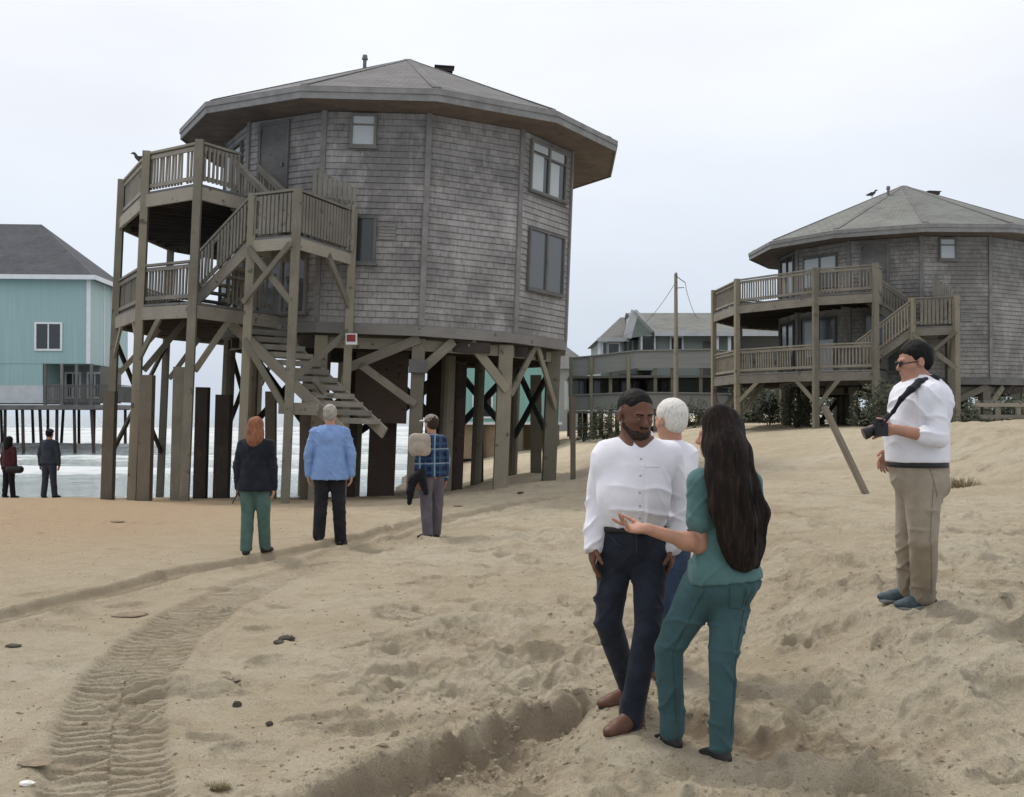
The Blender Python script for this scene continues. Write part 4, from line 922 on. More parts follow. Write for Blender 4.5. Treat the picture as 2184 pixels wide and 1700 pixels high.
# skins and cloths
def cloth(name, col, var=.12, scale=18, wrinkle=.003, extra=None):
    t = NT(name); ob = t.add('ShaderNodeTexCoord').outputs['Object']
    c = t.ramp(t.noise(ob, scale, 5, .6), [(.3, sc(col, 1-var)), (.7, sc(col, 1+var))])
    if extra: c = extra(t, ob, c)
    t.l(c, t.b.inputs['Base Color']); t.b.inputs['Roughness'].default_value = .9; t.b.inputs['Specular IOR Level'].default_value = .12
    t.b.inputs['Sheen Weight'].default_value = .08
    b1 = t.bump(t.noise(ob, 22, 5, .6, (1, 1, .45)), wrinkle); b2 = t.add('ShaderNodeBump'); b2.inputs['Distance'].default_value = .0006
    t.l(t.noise(ob, 420, 2), b2.inputs['Height']); t.l(b1.outputs[0], b2.inputs['Normal']); t.l(b2.outputs[0], t.b.inputs['Normal']); MATS[name] = t.m
def skin(name, col, red):
    t = NT(name); ob = t.add('ShaderNodeTexCoord').outputs['Object']
    t.l(t.ramp(t.noise(ob, 14, 4), [(.3, sc(col, .86)), (.55, col), (.75, red)]), t.b.inputs['Base Color']); t.b.inputs['Roughness'].default_value = .55
    t.b.inputs['Subsurface Weight'].default_value = .06; t.b.inputs['Subsurface Radius'].default_value = (.01, .004, .002); t.b.inputs['Specular IOR Level'].default_value = .35
    t.bump(t.noise(ob, 160, 3), .0008); MATS[name] = t.m
def hairmat(name, col, col2, stretch=(1, 1, .06), sc_=90, spec=.12, bump=.002):
    t = NT(name); ob = t.add('ShaderNodeTexCoord').outputs['Object']; n = t.noise(ob, sc_, 5, .7, stretch)
    t.l(t.ramp(n, [(.3, sc(col, .55)), (.5, col), (.72, col2)]), t.b.inputs['Base Color']); t.b.inputs['Roughness'].default_value = .65
    t.b.inputs['Specular IOR Level'].default_value = spec; t.bump(n, bump); MATS[name] = t.m
skin('brown_skin', (.135, .058, .034), (.17, .072, .042)); skin('light_skin', (.46, .245, .165), (.52, .25, .17)); skin('tan_skin', (.40, .21, .14), (.48, .20, .14))
hairmat('black_hair', (.010, .009, .008), (.018, .015, .013), (1, 1, 1), 120); hairmat('white_hair', (.66, .63, .57), (.76, .73, .67), (1, 1, .3), 110, bump=.0006)
hairmat('dark_long_hair', (.014, .010, .008), (.048, .026, .018), (1, 1, .05), 60); hairmat('red_hair', (.23, .095, .05), (.34, .16, .09), (1, 1, .12), 60); hairmat('grey_hair', (.34, .32, .27), (.48, .45, .38), (1, 1, .3), 70)
hairmat('beard_hair', (.03, .02, .016), (.10, .075, .06), (1, 1, 1), 160)
cloth('white_shirt', (.74, .73, .77), .05, 8, .004); cloth('white_shirt_warm', (.72, .72, .76), .05, 8, .004)
cloth('denim', (.022, .026, .038), .35, 10, .003); cloth('blue_denim', (.035, .055, .095), .25, 10); cloth('scrub_cloth', (.085, .165, .16), .12, 9, .004); cloth('scrubs', (.048, .098, .106), .12, 9, .004)
cloth('khaki', (.30, .255, .195), .14, 9, .004); cloth('black_cloth', (.014, .014, .017), .3, 10, .006); cloth('navy_black', (.016, .018, .026), .4, 6, .006)
cloth('blue_shirt', (.20, .31, .55), .12, 9, .004); cloth('green_trousers', (.075, .13, .11), .2, 9, .004); cloth('dark_trousers', (.02, .019, .022), .4, 5, .008)
cloth('grey_trousers', (.115, .10, .115), .25, 6, .008); cloth('olive_trousers', (.11, .105, .06), .25, 6, .008); cloth('maroon_cloth', (.06, .018, .022), .4, 8, .006)
cloth('charcoal_cloth', (.035, .042, .055), .3, 6, .006); cloth('beige_bag', (.36, .31, .25), .15, 10, .006); cloth('camo_cap', (.22, .19, .15), .9, 20, .003)
cloth('pale_cap', (.5, .48, .44), .2, 16, .003)
def plaid(t, ob, c):
    s = t.add('ShaderNodeSeparateXYZ'); t.l(ob, s.inputs[0]); r = c
    for ch, f, col in ((0, 62, (.03, .07, .14)), (2, 62, (.03, .065, .13)), (0, 31, (.26, .34, .40)), (2, 31, (.24, .32, .38))):
        m = t.add('ShaderNodeMath', operation='MULTIPLY'); m.inputs[1].default_value = f; t.l(s.outputs[ch], m.inputs[0]); q = t.add('ShaderNodeMath', operation='SINE'); t.l(m.outputs[0], q.inputs[0])
        th = (.35, .5) if f == 62 else (.93, .98)
        r = t.mix(t.ramp(q.outputs[0], [(th[0], (0, 0, 0)), (th[1], (.75, .75, .75))]), r, col)
    return r
cloth('plaid_cloth', (.012, .02, .05), .2, 9, .006, plaid)
simple('brown_leather', (.12, .055, .035), .55, .3, 12, bump=.002); simple('black_leather', (.015, .014, .014), .5, .3, 12); simple('slate_shoe', (.06, .085, .10), .7, .35, 22); simple('shoe_sole', (.25, .26, .26), .8, .2, 20)
simple('camera_plastic', (.015, .015, .016), .35, .2, 10, bump=0); simple('eye_white', (.16, .13, .12), .3, .02, 5, bump=0); simple('iris', (.02, .012, .01), .2, .02, 5, bump=0)
simple('buckle', (.35, .33, .28), .35, .1, 5, bump=0, metal=.8); simple('lens_glass', (.04, .04, .05), .1, .1, 5, bump=0)

def frame(f, tilt=0):
    f = nrm(f); up = A_([0, 0, 1.0]); r = nrm(np.cross(f, up)); u = np.cross(r, f); return r, f, u      # r = the person's right
def head(B, c, f, k=1.0, neck=None, nr=.058, wide=1.0):
    r, f, u = frame(f); M = np.stack([r, f, u]); c = A_(c)
    B.e(c+u*.022*k-f*.008*k, A_([.076*wide, .096, .088])*k, M); B.e(c-u*.04*k+f*.022*k, A_([.062*wide, .070, .086])*k, M, .03)
    B.e(c-u*.098*k+f*.052*k, A_([.036*wide, .034, .026])*k, M, .03); B.c(c-u*.075*k+f*.012*k-r*.04*k, c-u*.095*k+f*.05*k, .024*k, k=.03); B.c(c-u*.075*k+f*.012*k+r*.04*k, c-u*.095*k+f*.05*k, .024*k, k=.03)
    B.c(c+u*.004*k+f*.083*k-r*.032*k, c+u*.004*k+f*.083*k+r*.032*k, .0135*k, k=.014)
    B.sub(c-u*.016*k+f*.100*k+r*.031*k, A_([.017, .014, .011])*k, M, .012); B.sub(c-u*.016*k+f*.100*k-r*.031*k, A_([.017, .014, .011])*k, M, .012)
    B.c(c-u*.008*k+f*.090*k, c-u*.042*k+f*.108*k, .009*k, .0135*k, .010); B.c(c-u*.046*k+f*.098*k-r*.010*k, c-u*.046*k+f*.098*k+r*.010*k, .009*k, k=.008)
    B.c(c-u*.066*k+f*.088*k-r*.018*k, c-u*.066*k+f*.088*k+r*.018*k, .0085*k, k=.007); B.c(c-u*.078*k+f*.086*k-r*.013*k, c-u*.078*k+f*.086*k+r*.013*k, .009*k, k=.007)
    for s in (-1, 1):
        B.c(c-u*.032*k+f*.068*k+r*s*.038*k, c-u*.038*k+f*.04*k+r*s*.055*k, .018*k, k=.02)
        e0 = c-u*.018*k-f*.006*k+r*s*.078*k*wide; B.e(e0+r*s*.004*k, A_([.010, .020, .032])*k, M, .006); B.sub(e0+r*s*.014*k+f*.003*k, A_([.006, .011, .019])*k, M, .006)
    if neck is not None: B.c(c-u*.07*k-f*.012*k, neck, nr, nr*1.12, .03)
    return r, f, u
def eyes(parent, c, f, k=1.0):
    r, f, u = frame(f); c = A_(c)
    for s in (-1, 1):
        S = SDF().e(c-u*.016*k+f*.0795*k+r*s*.030*k, A_([.0115]*3)*k); S.mesh('eye', 'eye_white', parent, .003)
def hand(B, w, d, n, side, k=1.0, curl=(.35, .4, .45, .5), thumb=.5, seg=3):
    """w wrist, d pointing direction, n palm normal, side = direction of the thumb"""
    w = A_(w); d = nrm(d); side = nrm(A_(side)-d*np.dot(side, d)); n = nrm(n); M = np.stack([side, n, d])
    B.e(w+d*.052*k, A_([.043, .017, .056])*k, M, .015); B.c(w-d*.01*k, w+d*.03*k, .026*k, .027*k, .015, (n, .75))
    L = (.078, .086, .080, .062)
    for i in range(4):
        b = w+d*.092*k+side*(.032-.0215*i)*k; dd = nrm(d+side*(.10-.07*i)); q = b-d*.012*k
        for j in range(3):
            l = L[i]*k*(.45, .31, .24)[j]; a = curl[i]*(1, 1.15, .8)[j]; dd = nrm(dd*math.cos(a)+n*math.sin(a)); e_ = q+dd*(l+(.012*k if j == 0 else 0)); B.c(q, e_, (.0094-.0006*j)*k, (.0088-.0007*j)*k, .004); q = e_
    q = w+d*.022*k+side*.030*k+n*.004; dd = nrm(d*.62+side*.75+n*thumb*.5)
    for l, r_ in ((.042, .0125), (.030, .0105), (.024, .009)): e_ = q+dd*l*k; B.c(q, e_, r_*k, r_*.92*k, .008); q = e_; dd = nrm(dd+d*.25+n*thumb*.4)
def foot(S, a, d, k=1.0, L=.27, sole=False, hgt=.0):
    """a ankle (8 cm above ground), d toe direction"""
    a = A_(a, float); d = nrm([d[0], d[1], 0]); r = np.cross(d, [0, 0, 1.0]); g = a-A_([0, 0, .085*k])+A_([0, 0, hgt])
    M = np.stack([r, d, A_([0, 0, 1.0])])
    S.c(a+A_([0, 0, .05]), a-A_([0, 0, .03]), .048*k, .045*k, .03); S.e(g-d*.035*k+A_([0, 0, .042*k]), A_([.040, .055, .042])*k, M, .03)
    S.c(a-A_([0, 0, .02]), g+d*.10*k+A_([0, 0, .042*k]), .042*k, .034*k, .04); S.e(g+d*.115*k+A_([0, 0, .030*k]), A_([.048, .085, .034])*k, M, .03)
    S.cut(g+A_([0, 0, .004]), (0, 0, -1)); return g, d, r
def sole(parent, a, d, k=1.0, mat='shoe_sole', name='sole', h=.008):
    a = A_(a, float); d = nrm([d[0], d[1], 0]); g = a-A_([0, 0, .085*k]); S = SDF(); z = A_([0, 0, .010])
    S.c(g-d*.05*k+z, g+d*.02*k+z, .042*k, .038*k, .03, ((0, 0, 1), .45)); S.c(g+d*.02*k+z, g+d*.14*k+z, .038*k, .046*k, .03, ((0, 0, 1), .45)); return S.mesh(name, mat, parent, h)
class Fig:
    """joints are given as picture positions with a depth offset; they become points in metres around the root"""
    def __init__(s, px, Y, label, group=None, lift=0.0):
        x = (px-CX)/F*Y; s.o = Vector((x, Y, gz(x, Y)+lift)); s.Y = Y; s.root = empty('person', s.o); tag(s.root, label, 'person', group); s.P = s.root
    def j(s, px, py, dy=0.0): Yq = s.Y+dy; return A_([(px-CX)/F*Yq-s.o.x, dy, CAMZ+(HY-py)/F*Yq-s.o.z])
    def gnd(s, px, dy, lift=.085): x = (px-CX)/F*(s.Y+dy); return A_([x-s.o.x, dy, gz(x, s.Y+dy)-s.o.z+lift])
    def gf(s, px, py, k=1.0):
        """ankle of a foot whose sole shows at px, py, resting on the built sand"""
        Yq = s.Y
        for _ in range(8): x = (px-CX)/F*Yq; z = gz(x, Yq); Yq = .5*Yq+.5*(CAMZ-z)*F/(py-HY)
        return A_([(px-CX)/F*Yq-s.o.x, Yq-s.Y, gz((px-CX)/F*Yq, Yq)-s.o.z+.085*k-.012])

# ================================================================== man in white shirt and jeans
f = Fig(1335, 6.15, 'man in white long sleeved shirt and dark jeans facing the woman in green scrubs'); J = f.j; P = f.P
face = nrm((.40, -.90, -.20)); hc = J(1356, 880, -.02); tf = (.12, -1, 0); fr = frame(tf); nk = J(1358, 944, .02)
shR, shL, elR, elL, wrR, wrL = J(1297, 972, .03), J(1424, 972, .06), J(1278, 1066, .05), J(1447, 1066, .10), J(1266, 1160, -.03), J(1432, 1165, .02)
chest, belly, waist, pelv = J(1352, 1000, 0), J(1352, 1062, -.05), J(1352, 1112, -.0), J(1345, 1150, .02)
hipR, hipL = J(1312, 1172, .03), J(1385, 1172, .03); knR, knL = J(1296, 1326, .08), J(1383, 1335, -.06)
anR, anL = f.gnd(1342, .38, .076), f.gnd(1346, -.02, .076); anR = anR+A_([0, 0, 0])
B = SDF(); head(B, hc, face, 1.10, nk, .068, 1.1)
def limb(S, L, g0=.0, k0=.035):
    for i, (a, b, ra, rb) in enumerate(L): S.c(a, b, ra+g0, rb+g0, k0 if i % 2 == 0 else .006)
def collar(name, mat, parent, c0, r0, f, h=.03, th=.011, open_=.35):
    r, fw, u = frame(f); S = SDF(); n = 14; pts = []
    for i in range(n+1):
        t = open_+(2*math.pi-2*open_)*i/n; pts.append(c0+fw*math.cos(t)*r0*1.08+r*math.sin(t)*r0+u*(-.018*math.cos(t)-.012*(abs(math.cos(t/2))**8)))
    for z in (0, h*.5, h): S.chain([p+u*z-(p-c0)*(.10*z/h) for p in pts], [th]*(n+1), .008)
    return S.mesh(name, mat, parent, .005)
from mathutils.bvhtree import BVHTree
def ribbon(obj, pts, d, wd, mat, name, parent=None, lift=.0025, th=.002, n=26):
    """a sewn strip laid on a garment: points are dropped on the cloth along direction d"""
    me = obj.data; T = BVHTree.FromPolygons([v.co.copy() for v in me.vertices], [tuple(p.vertices) for p in me.polygons])
    d = Vector(d).normalized(); P = [Vector(p) for p in pts]; m = MB(); L = []
    for i in range(n+1):
        t = i/n*(len(P)-1); i0 = min(int(t), len(P)-2); q = P[i0].lerp(P[i0+1], t-i0); h = T.ray_cast(q-d*1.0, d)
        if h[0] is not None: L.append((h[0], h[1] if h[1].dot(d) < 0 else -h[1]))
    pr = None
    for i, (p, nn) in enumerate(L):
        tg = (L[min(i+1, len(L)-1)][0]-L[max(i-1, 0)][0]).normalized(); s_ = tg.cross(nn).normalized()*wd*.5; u_ = nn*lift
        c_ = (p-s_-u_, p-s_+u_, p+s_+u_, p+s_-u_)
        if pr and (p-pr[4]).length < .12: 
            for k in range(3): m.quad([pr[k], pr[k+1], c_[k+1], c_[k]])
        pr = (*c_, p)
    if m.f: return m.build(name, mat, parent or obj), L
    return None, L
def buttons(obj, L, step, mat='button_plastic'):
    for i in range(2, len(L)-1, step):
        p, nn = L[i]; m = MB(); m.cyl(p+nn*.001, p+nn*.0055, .0065, .006, 10); m.build('button', mat, obj)
simple('button_plastic', (.35, .34, .34), .4, .05, 5, bump=0); cloth('seam_thread', (.045, .05, .06), .1, 9, .001); cloth('khaki_seam', (.20, .17, .13), .1, 9, .001); cloth('scrub_seam', (.035, .072, .078), .1, 9, .001)
def torso(S, parts, fl, k=.06):
    for (a, b, ra, rb) in parts: S.c(a, b, ra, rb, k, (fl, .72))
tors = [(chest+A_([-.092, 0, .02]), chest+A_([.092, 0, .02]), .122, .122), (chest, belly, .155, .150), (belly+A_([-.03, 0, 0]), belly+A_([.03, 0, 0]), .142, .142), (belly, waist, .156, .146), (waist, pelv, .146, .148)]
torso(B, tors, tf); B.c(nk, chest, .075, .11, .06); B.c(shR, shL, .07, .07, .05)
arms = [(shR, elR, .066, .052), (elR, wrR, .050, .034), (shL, elL, .066, .052), (elL, wrL, .050, .034)]
limb(B, arms, 0, .03)
legs = [(hipR, knR, .088, .062), (knR, anR, .060, .040), (hipL, knL, .088, .063), (knL, anL, .060, .042)]
limb(B, legs, 0, .04)
hand(B, wrR, (-.12, -.05, -1), (.8, .2, 0), (.1, -1, 0), 1.08, (.3, .35, .42, .5)); hand(B, wrL, (-.1, -.1, -1), (-.8, .3, 0), (-.1, -1, 0), 1.08, (.25, .3, .4, .45))
B.mesh('body', 'brown_skin', P, .006); eyes(P, hc, face, 1.10)
S = SDF(); torso(S, tors, tf); S.c(shR+A_([.02, 0, .0]), shL-A_([.02, 0, 0]), .082, .082, .05); S.c(nk-A_([0, 0, .03]), chest, .085, .13, .05)
for i, a in enumerate(arms): S.c(a[0], a[1], a[2]+.012, a[3]+(.022 if i % 2 == 0 else .018), .03)
S.cut(waist-A_([0, 0, .012]), (0, 0, -1)) if False else None
S2 = SDF(); torso(S2, tors[:-1], tf); S2.c(waist, waist-A_([0, 0, .03]), .152, .147, .03, (tf, .72)); S2.cut(waist-A_([0, 0, .036]), (-.06, 0, -1), .01); S2.c(nk-A_([0, 0, .045]), shR, .062, .070, .04); S2.c(nk-A_([0, 0, .045]), shL, .062, .070, .04); S2.c(nk-A_([0, 0, .022]), chest, .060, .115, .05)
for i, a in enumerate(arms): S2.c(a[0], a[1], (a[2]+.006 if i % 2 == 0 else .060), (.060 if i % 2 == 0 else a[3]+.012), .014 if i % 2 == 0 else .005)
for w_, e_ in ((wrR, elR), (wrL, elL)): d = nrm(w_-e_); S2.c(w_-d*.05, w_-d*.005, .040, .038, .006)
sh = S2.mesh('shirt', 'white_shirt', P, .007, .014, folds(.017, seed=3))
pk, L_ = ribbon(sh, [nk+A_([.006, -.1, -.05]), belly+A_([.01, -.1, .02]), waist+A_([.01, -.1, -.02])], (-.1, 1, 0), .030, 'white_shirt', 'placket', lift=.003); buttons(sh, L_, 5)
ribbon(sh, [chest+A_([.045, 0, .02]), chest+A_([.125, 0, .02])], (0, 1, 0), .010, 'white_shirt', 'pocket_hem', lift=.003)
fd = nrm(A_(tf)); m_ = SDF()
for i in range(6): q = nk+(waist-nk)*(i+.8)/6.6
m_ = SDF(); m_.c(nk+A_([-.05, -.055, .005]), nk+A_([.0, -.105, -.03]), .014, .012, .01).c(nk+A_([.05, -.055, .005]), nk+A_([0, -.105, -.03]), .014, .012, .01).c(nk+A_([-.055, -.05, .008]), nk+A_([-.04, .06, .03]), .014, .014, .01).c(nk+A_([.055, -.05, .008]), nk+A_([.04, .06, .03]), .014, .014, .01).c(nk+A_([.04, .06, .03]), nk+A_([-.04, .06, .03]), .014, .014, .01)
collar('collar', 'white_shirt', sh, nk+A_([0, -.008, -.004]), .084, tf, .058, .011, .22)
S = SDF(); S.c(waist-A_([0, 0, .03]), pelv, .152, .156, .05, (tf, .76)); S.c(pelv, pelv-A_([0, 0, .03]), .15, .14, .04, (tf, .77))
for i, (a, b, ra, rb) in enumerate(legs): S.c(a, b, *((ra+.008, .072) if i % 2 == 0 else (.072, .058)), .035 if i % 2 == 0 else .005)
S.cut(waist-A_([0, 0, .014]), (0, 0, 1)); S.c(anL+A_([0, 0, .05]), anL-A_([0, 0, .02]), .058, .062, .02); S.c(anR+A_([0, 0, .05]), anR-A_([0, 0, .02]), .056, .060, .02)
jn = S.mesh('jeans', 'denim', P, .008, .006, folds(.013, seed=8))
ribbon(jn, [waist+A_([-.135, 0, -.075]), waist+A_([-.10, 0, -.115]), waist+A_([-.075, 0, -.125])][::-1], (0, 1, 0), .004, 'seam_thread', 'pocket_seam'); ribbon(jn, [waist+A_([.075, 0, -.055]), waist+A_([.085, 0, -.105]), waist+A_([.13, 0, -.125])], (0, 1, 0), .004, 'seam_thread', 'pocket_seam'); ribbon(jn, [waist+A_([.0, 0, -.055]), waist+A_([.002, 0, -.17])], (0, 1, 0), .006, 'seam_thread', 'fly_seam')
S = SDF(); S.c(waist-A_([.02, 0, .034]), waist-A_([-.02, 0, .034]), .142, .142, .01, (tf, .80)); S.cut(waist-A_([0, 0, .022]), (.0, 0, 1)); S.cut(waist-A_([0, 0, .054]), (.0, 0, -1)); bl = S.mesh('belt', 'black_leather', P, .007, .016)
q = waist+A_([.015, -.148, -.038]); S = SDF(); S.c(q-A_([.02, 0, 0]), q+A_([.02, 0, 0]), .016, k=.005); S.mesh('buckle', 'buckle', bl, .004)
for a, d in ((anL, (-.75, -.75)), (anR, (-.80, -.45))):
    S = SDF(); foot(S, a, d, 1.12); s_ = S.mesh('shoe', 'brown_leather', P, .006); sole(s_, a, d, 1.14, 'black_leather')
r, fv_, u = frame(face); k = 1.10; M = np.stack([r, fv_, u])
S = SDF(); S.e(hc+u*.030*k-fv_*.014*k, A_([.084, .101, .088])*k, M); S.sub(hc-u*.040*k+fv_*.082*k, A_([.082, .085, .104])*k, M, .015); S.cut(hc-u*.05*k, -u, .02); S.mesh('hair', 'black_hair', P, .005, 0, lambda v: .004*fbm(v[:, 0]*60, v[:, 1]*60, v[:, 2]*60, 2))
S = SDF(); S.e(hc-u*.096*k+fv_*.050*k, A_([.054, .050, .040])*k, M).c(hc-u*.06*k+r*.066*k+fv_*.02*k, hc-u*.10*k+fv_*.06*k+r*.02*k, .018*k, .024*k).c(hc-u*.06*k-r*.066*k+fv_*.02*k, hc-u*.10*k+fv_*.06*k-r*.02*k, .018*k, .024*k).c(hc-u*.058*k+fv_*.094*k-r*.02*k, hc-u*.058*k+fv_*.094*k+r*.02*k, .007*k)
S.sub(hc-u*.072*k+fv_*.108*k, A_([.024, .02, .009])*k, M, .004); S.mesh('beard', 'beard_hair', P, .005, 0, lambda v: .004*fbm(v[:, 0]*70, v[:, 1]*70, v[:, 2]*70, 2, 5))
for s in (-1, 1):
    S = SDF(); S.c(hc+u*.006*k+fv_*.097*k+r*s*.016*k, hc+u*.008*k+fv_*.088*k+r*s*.046*k, .005*k, .004*k); S.mesh('eyebrow', 'black_hair', P, .003)

# ================================================================== white haired man behind
f = Fig(1424, 7.35, 'white-haired man in white shirt and blue jeans, mostly hidden behind the other white-shirted man'); J = f.j; P = f.P
face = (-.62, .75, -.05); tf = (-.4, 1, 0); hc = J(1430, 892, 0); nk = J(1436, 950, .0)
chest, belly, waist, pelv = J(1422, 1010), J(1420, 1075), J(1418, 1115), J(1418, 1145)
shR, shL = J(1462, 972, .05), J(1388, 975, -.02); elR, elL, wrR, wrL = J(1462, 1055, .1), J(1384, 1055, .0), J(1452, 1120, .12), J(1392, 1120, .05)
hR, hL = J(1440, 1150), J(1402, 1150); kR, kL = J(1436, 1275), J(1404, 1275); aR, aL = f.gnd(1434, .05), f.gnd(1402, -.05)
B = SDF(); head(B, hc, face, 1.08, nk, .055)
tors = [(chest+A_([-.06, 0, 0]), chest+A_([.06, 0, 0]), .13, .13), (chest, belly, .14, .14), (belly, waist, .15, .145), (waist, pelv, .145, .15)]
torso(B, tors, tf); B.c(shR, shL, .06, .06, .05); arms = [(shR, elR, .055, .045), (elR, wrR, .043, .03), (shL, elL, .055, .045), (elL, wrL, .043, .03)]; legs = [(hR, kR, .09, .065), (kR, aR, .06, .042), (hL, kL, .09, .065), (kL, aL, .06, .042)]
for a in arms+legs: B.c(*a, .03)
hand(B, wrR, (0, .1, -1), (-.9, 0, 0), (0, 1, 0)); hand(B, wrL, (0, .1, -1), (.9, 0, 0), (0, 1, 0)); B.mesh('body', 'light_skin', P, .008)
S = SDF(); torso(S, tors, tf); S.c(shR, shL, .068, .068, .05); S.c(nk-A_([0, 0, .02]), chest, .07, .11, .05)
for a, b, ra, rb in arms: S.c(a, b, ra+.012, rb+.014, .03)
S.cut(pelv-A_([0, 0, .02]), (0, 0, -1)); S.mesh('shirt', 'white_shirt', P, .010, .014, folds(.012, seed=31))
S = SDF(); S.c(waist, pelv, .15, .155, .04, (tf, .74))
for a, b, ra, rb in legs: S.c(a, b, ra+.01, rb+.02, .04)
S.mesh('jeans', 'blue_denim', P, .011, .006, folds(.009, seed=32))
for a in (aR, aL): S = SDF(); foot(S, a, (-.4, 1), 1.05); S.mesh('shoe', 'brown_leather', P, .009)
r, fv_, u = frame(face); k = 1.08; M = np.stack([r, fv_, u]); S = SDF(); S.e(hc+u*.026*k-fv_*.016*k, A_([.088, .106, .098])*k, M); S.e(hc-u*.035*k-fv_*.045*k, A_([.07, .06, .06])*k, M, .03); S.sub(hc-u*.05*k+fv_*.085*k, A_([.1, .085, .10])*k, M, .015); S.mesh('hair', 'white_hair', P, .006, 0, lambda v: .002*fbm(v[:, 0]*50, v[:, 1]*50, v[:, 2]*50, 2))

# ================================================================== woman in scrubs
f = Fig(1500, 5.72, 'woman with very long dark hair in green scrubs, seen from behind, one hand reaching out'); J = f.j; P = f.P
face = nrm((-.95, .30, -.02)); hc = J(1533, 924, .0); nk = J(1540, 985, .02); tf = nrm((-.75, .66, 0))
chest, ribs, waist, pelv = J(1543, 1052, .02), J(1545, 1110, .03), J(1542, 1165, .03), J(1530, 1222, .02)
shL, shR = J(1494, 1030, -.04), J(1596, 1030, .12); elL, wrL = J(1490, 1162, -.06), J(1377, 1127, -.22); elR, wrR = J(1612, 1125, .16), J(1560, 1180, .30)
hL, hR = J(1496, 1250, .03), J(1560, 1250, .03); kL, kR = J(1425, 1382, .12), J(1541, 1402, -.02); aL, aR = f.gnd(1432, .20, .050), f.gnd(1535, .0, .050)
B = SDF(); head(B, hc, face, 1.0, nk, .048); tors = [(chest-A_([.05, 0, 0]), chest+A_([.05, 0, 0]), .115, .115), (chest, ribs, .125, .118), (ribs, waist, .118, .118), (waist, pelv, .12, .15)]
torso(B, tors, tf); B.c(nk, chest, .05, .09, .05); B.c(shL, shR, .05, .05, .04)
arms = [(shL, elL, .052, .043), (elL, wrL, .043, .027), (shR, elR, .052, .043), (elR, wrR, .042, .027)]
for a in arms: B.c(*a, .02)
B.e(elL+(wrL-elL)*.25, (.052, .046, .046), None, .03)
legs = [(hL, kL, .100, .060), (kL, aL, .058, .040), (hR, kR, .102, .060), (kR, aR, .058, .040)]
limb(B, legs, 0, .03)
dw = nrm(wrL-elL); hand(B, wrL, (-1, -.05, .02), (0, -.35, .94), (0, .94, .35), .98, (.22, .7, .85, .9), .25)
hand(B, wrR, (-.9, .3, -.1), (0, 0, 1), (0, 1, .3), .95); B.mesh('body', 'light_skin', P, .0055)
S = SDF(); torso(S, tors, tf); S.c(nk-A_([0, 0, .04]), chest, .06, .11, .05); S.c(shL, shR, .062, .062, .05); 
for a, b in ((shL, elL), (shR, elR)): S.c(a, a+(b-a)*.72, .068, .066, .03)
S.cut(pelv-A_([0, 0, .035]), (0, 0, -1), .01); S.c(waist, pelv, .135, .158, .05, (tf, .8))
S3 = SDF(); torso(S3, tors, tf); S3.c(nk-A_([0, 0, .04]), chest, .06, .11, .05); S3.c(shL, shR, .060, .060, .05)
for a, b in ((shL, elL), (shR, elR)): S3.c(a, a+(b-a)*.62, .064, .066, .03); 
S3.c(waist, pelv, .130, .158, .05, (tf, .85)); S3.e(pelv-A_(tf)*.05-A_([.055, 0, .02]), (.120, .118, .13), None, .06); S3.e(pelv-A_(tf)*.05+A_([.06, 0, -.02]), (.120, .118, .13), None, .06); S3.cut(pelv-A_([0, 0, .035]), (.08, 0, -1), .01)
S3.mesh('scrub_top', 'scrub_cloth', P, .007, .006, folds(.013, seed=41))
S = SDF(); S.c(waist-A_([0, 0, .02]), pelv, .125, .152, .05, (tf, .85)); S.e(pelv-A_(tf)*.05-A_([.055, 0, .04]), (.105, .105, .11), None, .06); S.e(pelv-A_(tf)*.05+A_([.06, 0, -.04]), (.105, .105, .11), None, .06)
for i, (a, b, ra, rb) in enumerate(legs): S.c(a, b, *((ra+.006, .069) if i % 2 == 0 else (.069, .052)), .035 if i % 2 == 0 else .005)
for a in (aL, aR): S.c(a+A_([0, 0, .12]), a+A_([0, 0, .02]), .048, .052, .02)
S.cut(aR-A_([0, 0, .04]), (0, 0, -1)); tr = S.mesh('scrub_trousers', 'scrubs', P, .007, .006, folds(.014, seed=43))
ribbon(tr, [hR+A_([.03, 0, .0]), kR+A_([.035, 0, 0]), aR+A_([.03, 0, .06])], (-.3, 1, 0), .004, 'scrub_seam', 'leg_seam'); ribbon(tr, [hL+A_([-.01, 0, .0]), kL+A_([.01, 0, 0]), aL+A_([.01, 0, .08])], (0, 1, 0), .004, 'scrub_seam', 'leg_seam')
ribbon(tr, [pelv+A_([.03, 0, -.05]), pelv+A_([.035, 0, -.16]), pelv+A_([.105, 0, -.16]), pelv+A_([.115, 0, -.05])], (0, 1, 0), .004, 'scrub_seam', 'back_pocket')
for a in (aL, aR): S = SDF(); S.c(a+A_([0, 0, .075]), a+A_([0, 0, .0]), .047, .048, .01); S.cut(a+A_([0, 0, .045]), (0, 0, 1)); S.cut(a-A_([0, 0, .05]), (0, 0, -1)); S.mesh('cuff', 'charcoal_cloth', tr, .007, .008)
for a in (aL, aR): S = SDF(); foot(S, a-A_([0, 0, .02]), (-.45, .9), .86); S.mesh('shoe', 'black_leather', P, .007)
r, fv_, u = frame(face); k = 1.0; M = np.stack([r, fv_, u]); bk_ = -fv_
S = SDF(); S.e(hc+u*.026-fv_*.014, A_([.087, .106, .096]), M); S.sub(hc-u*.05+fv_*.085, A_([.072, .075, .105]), M, .02)
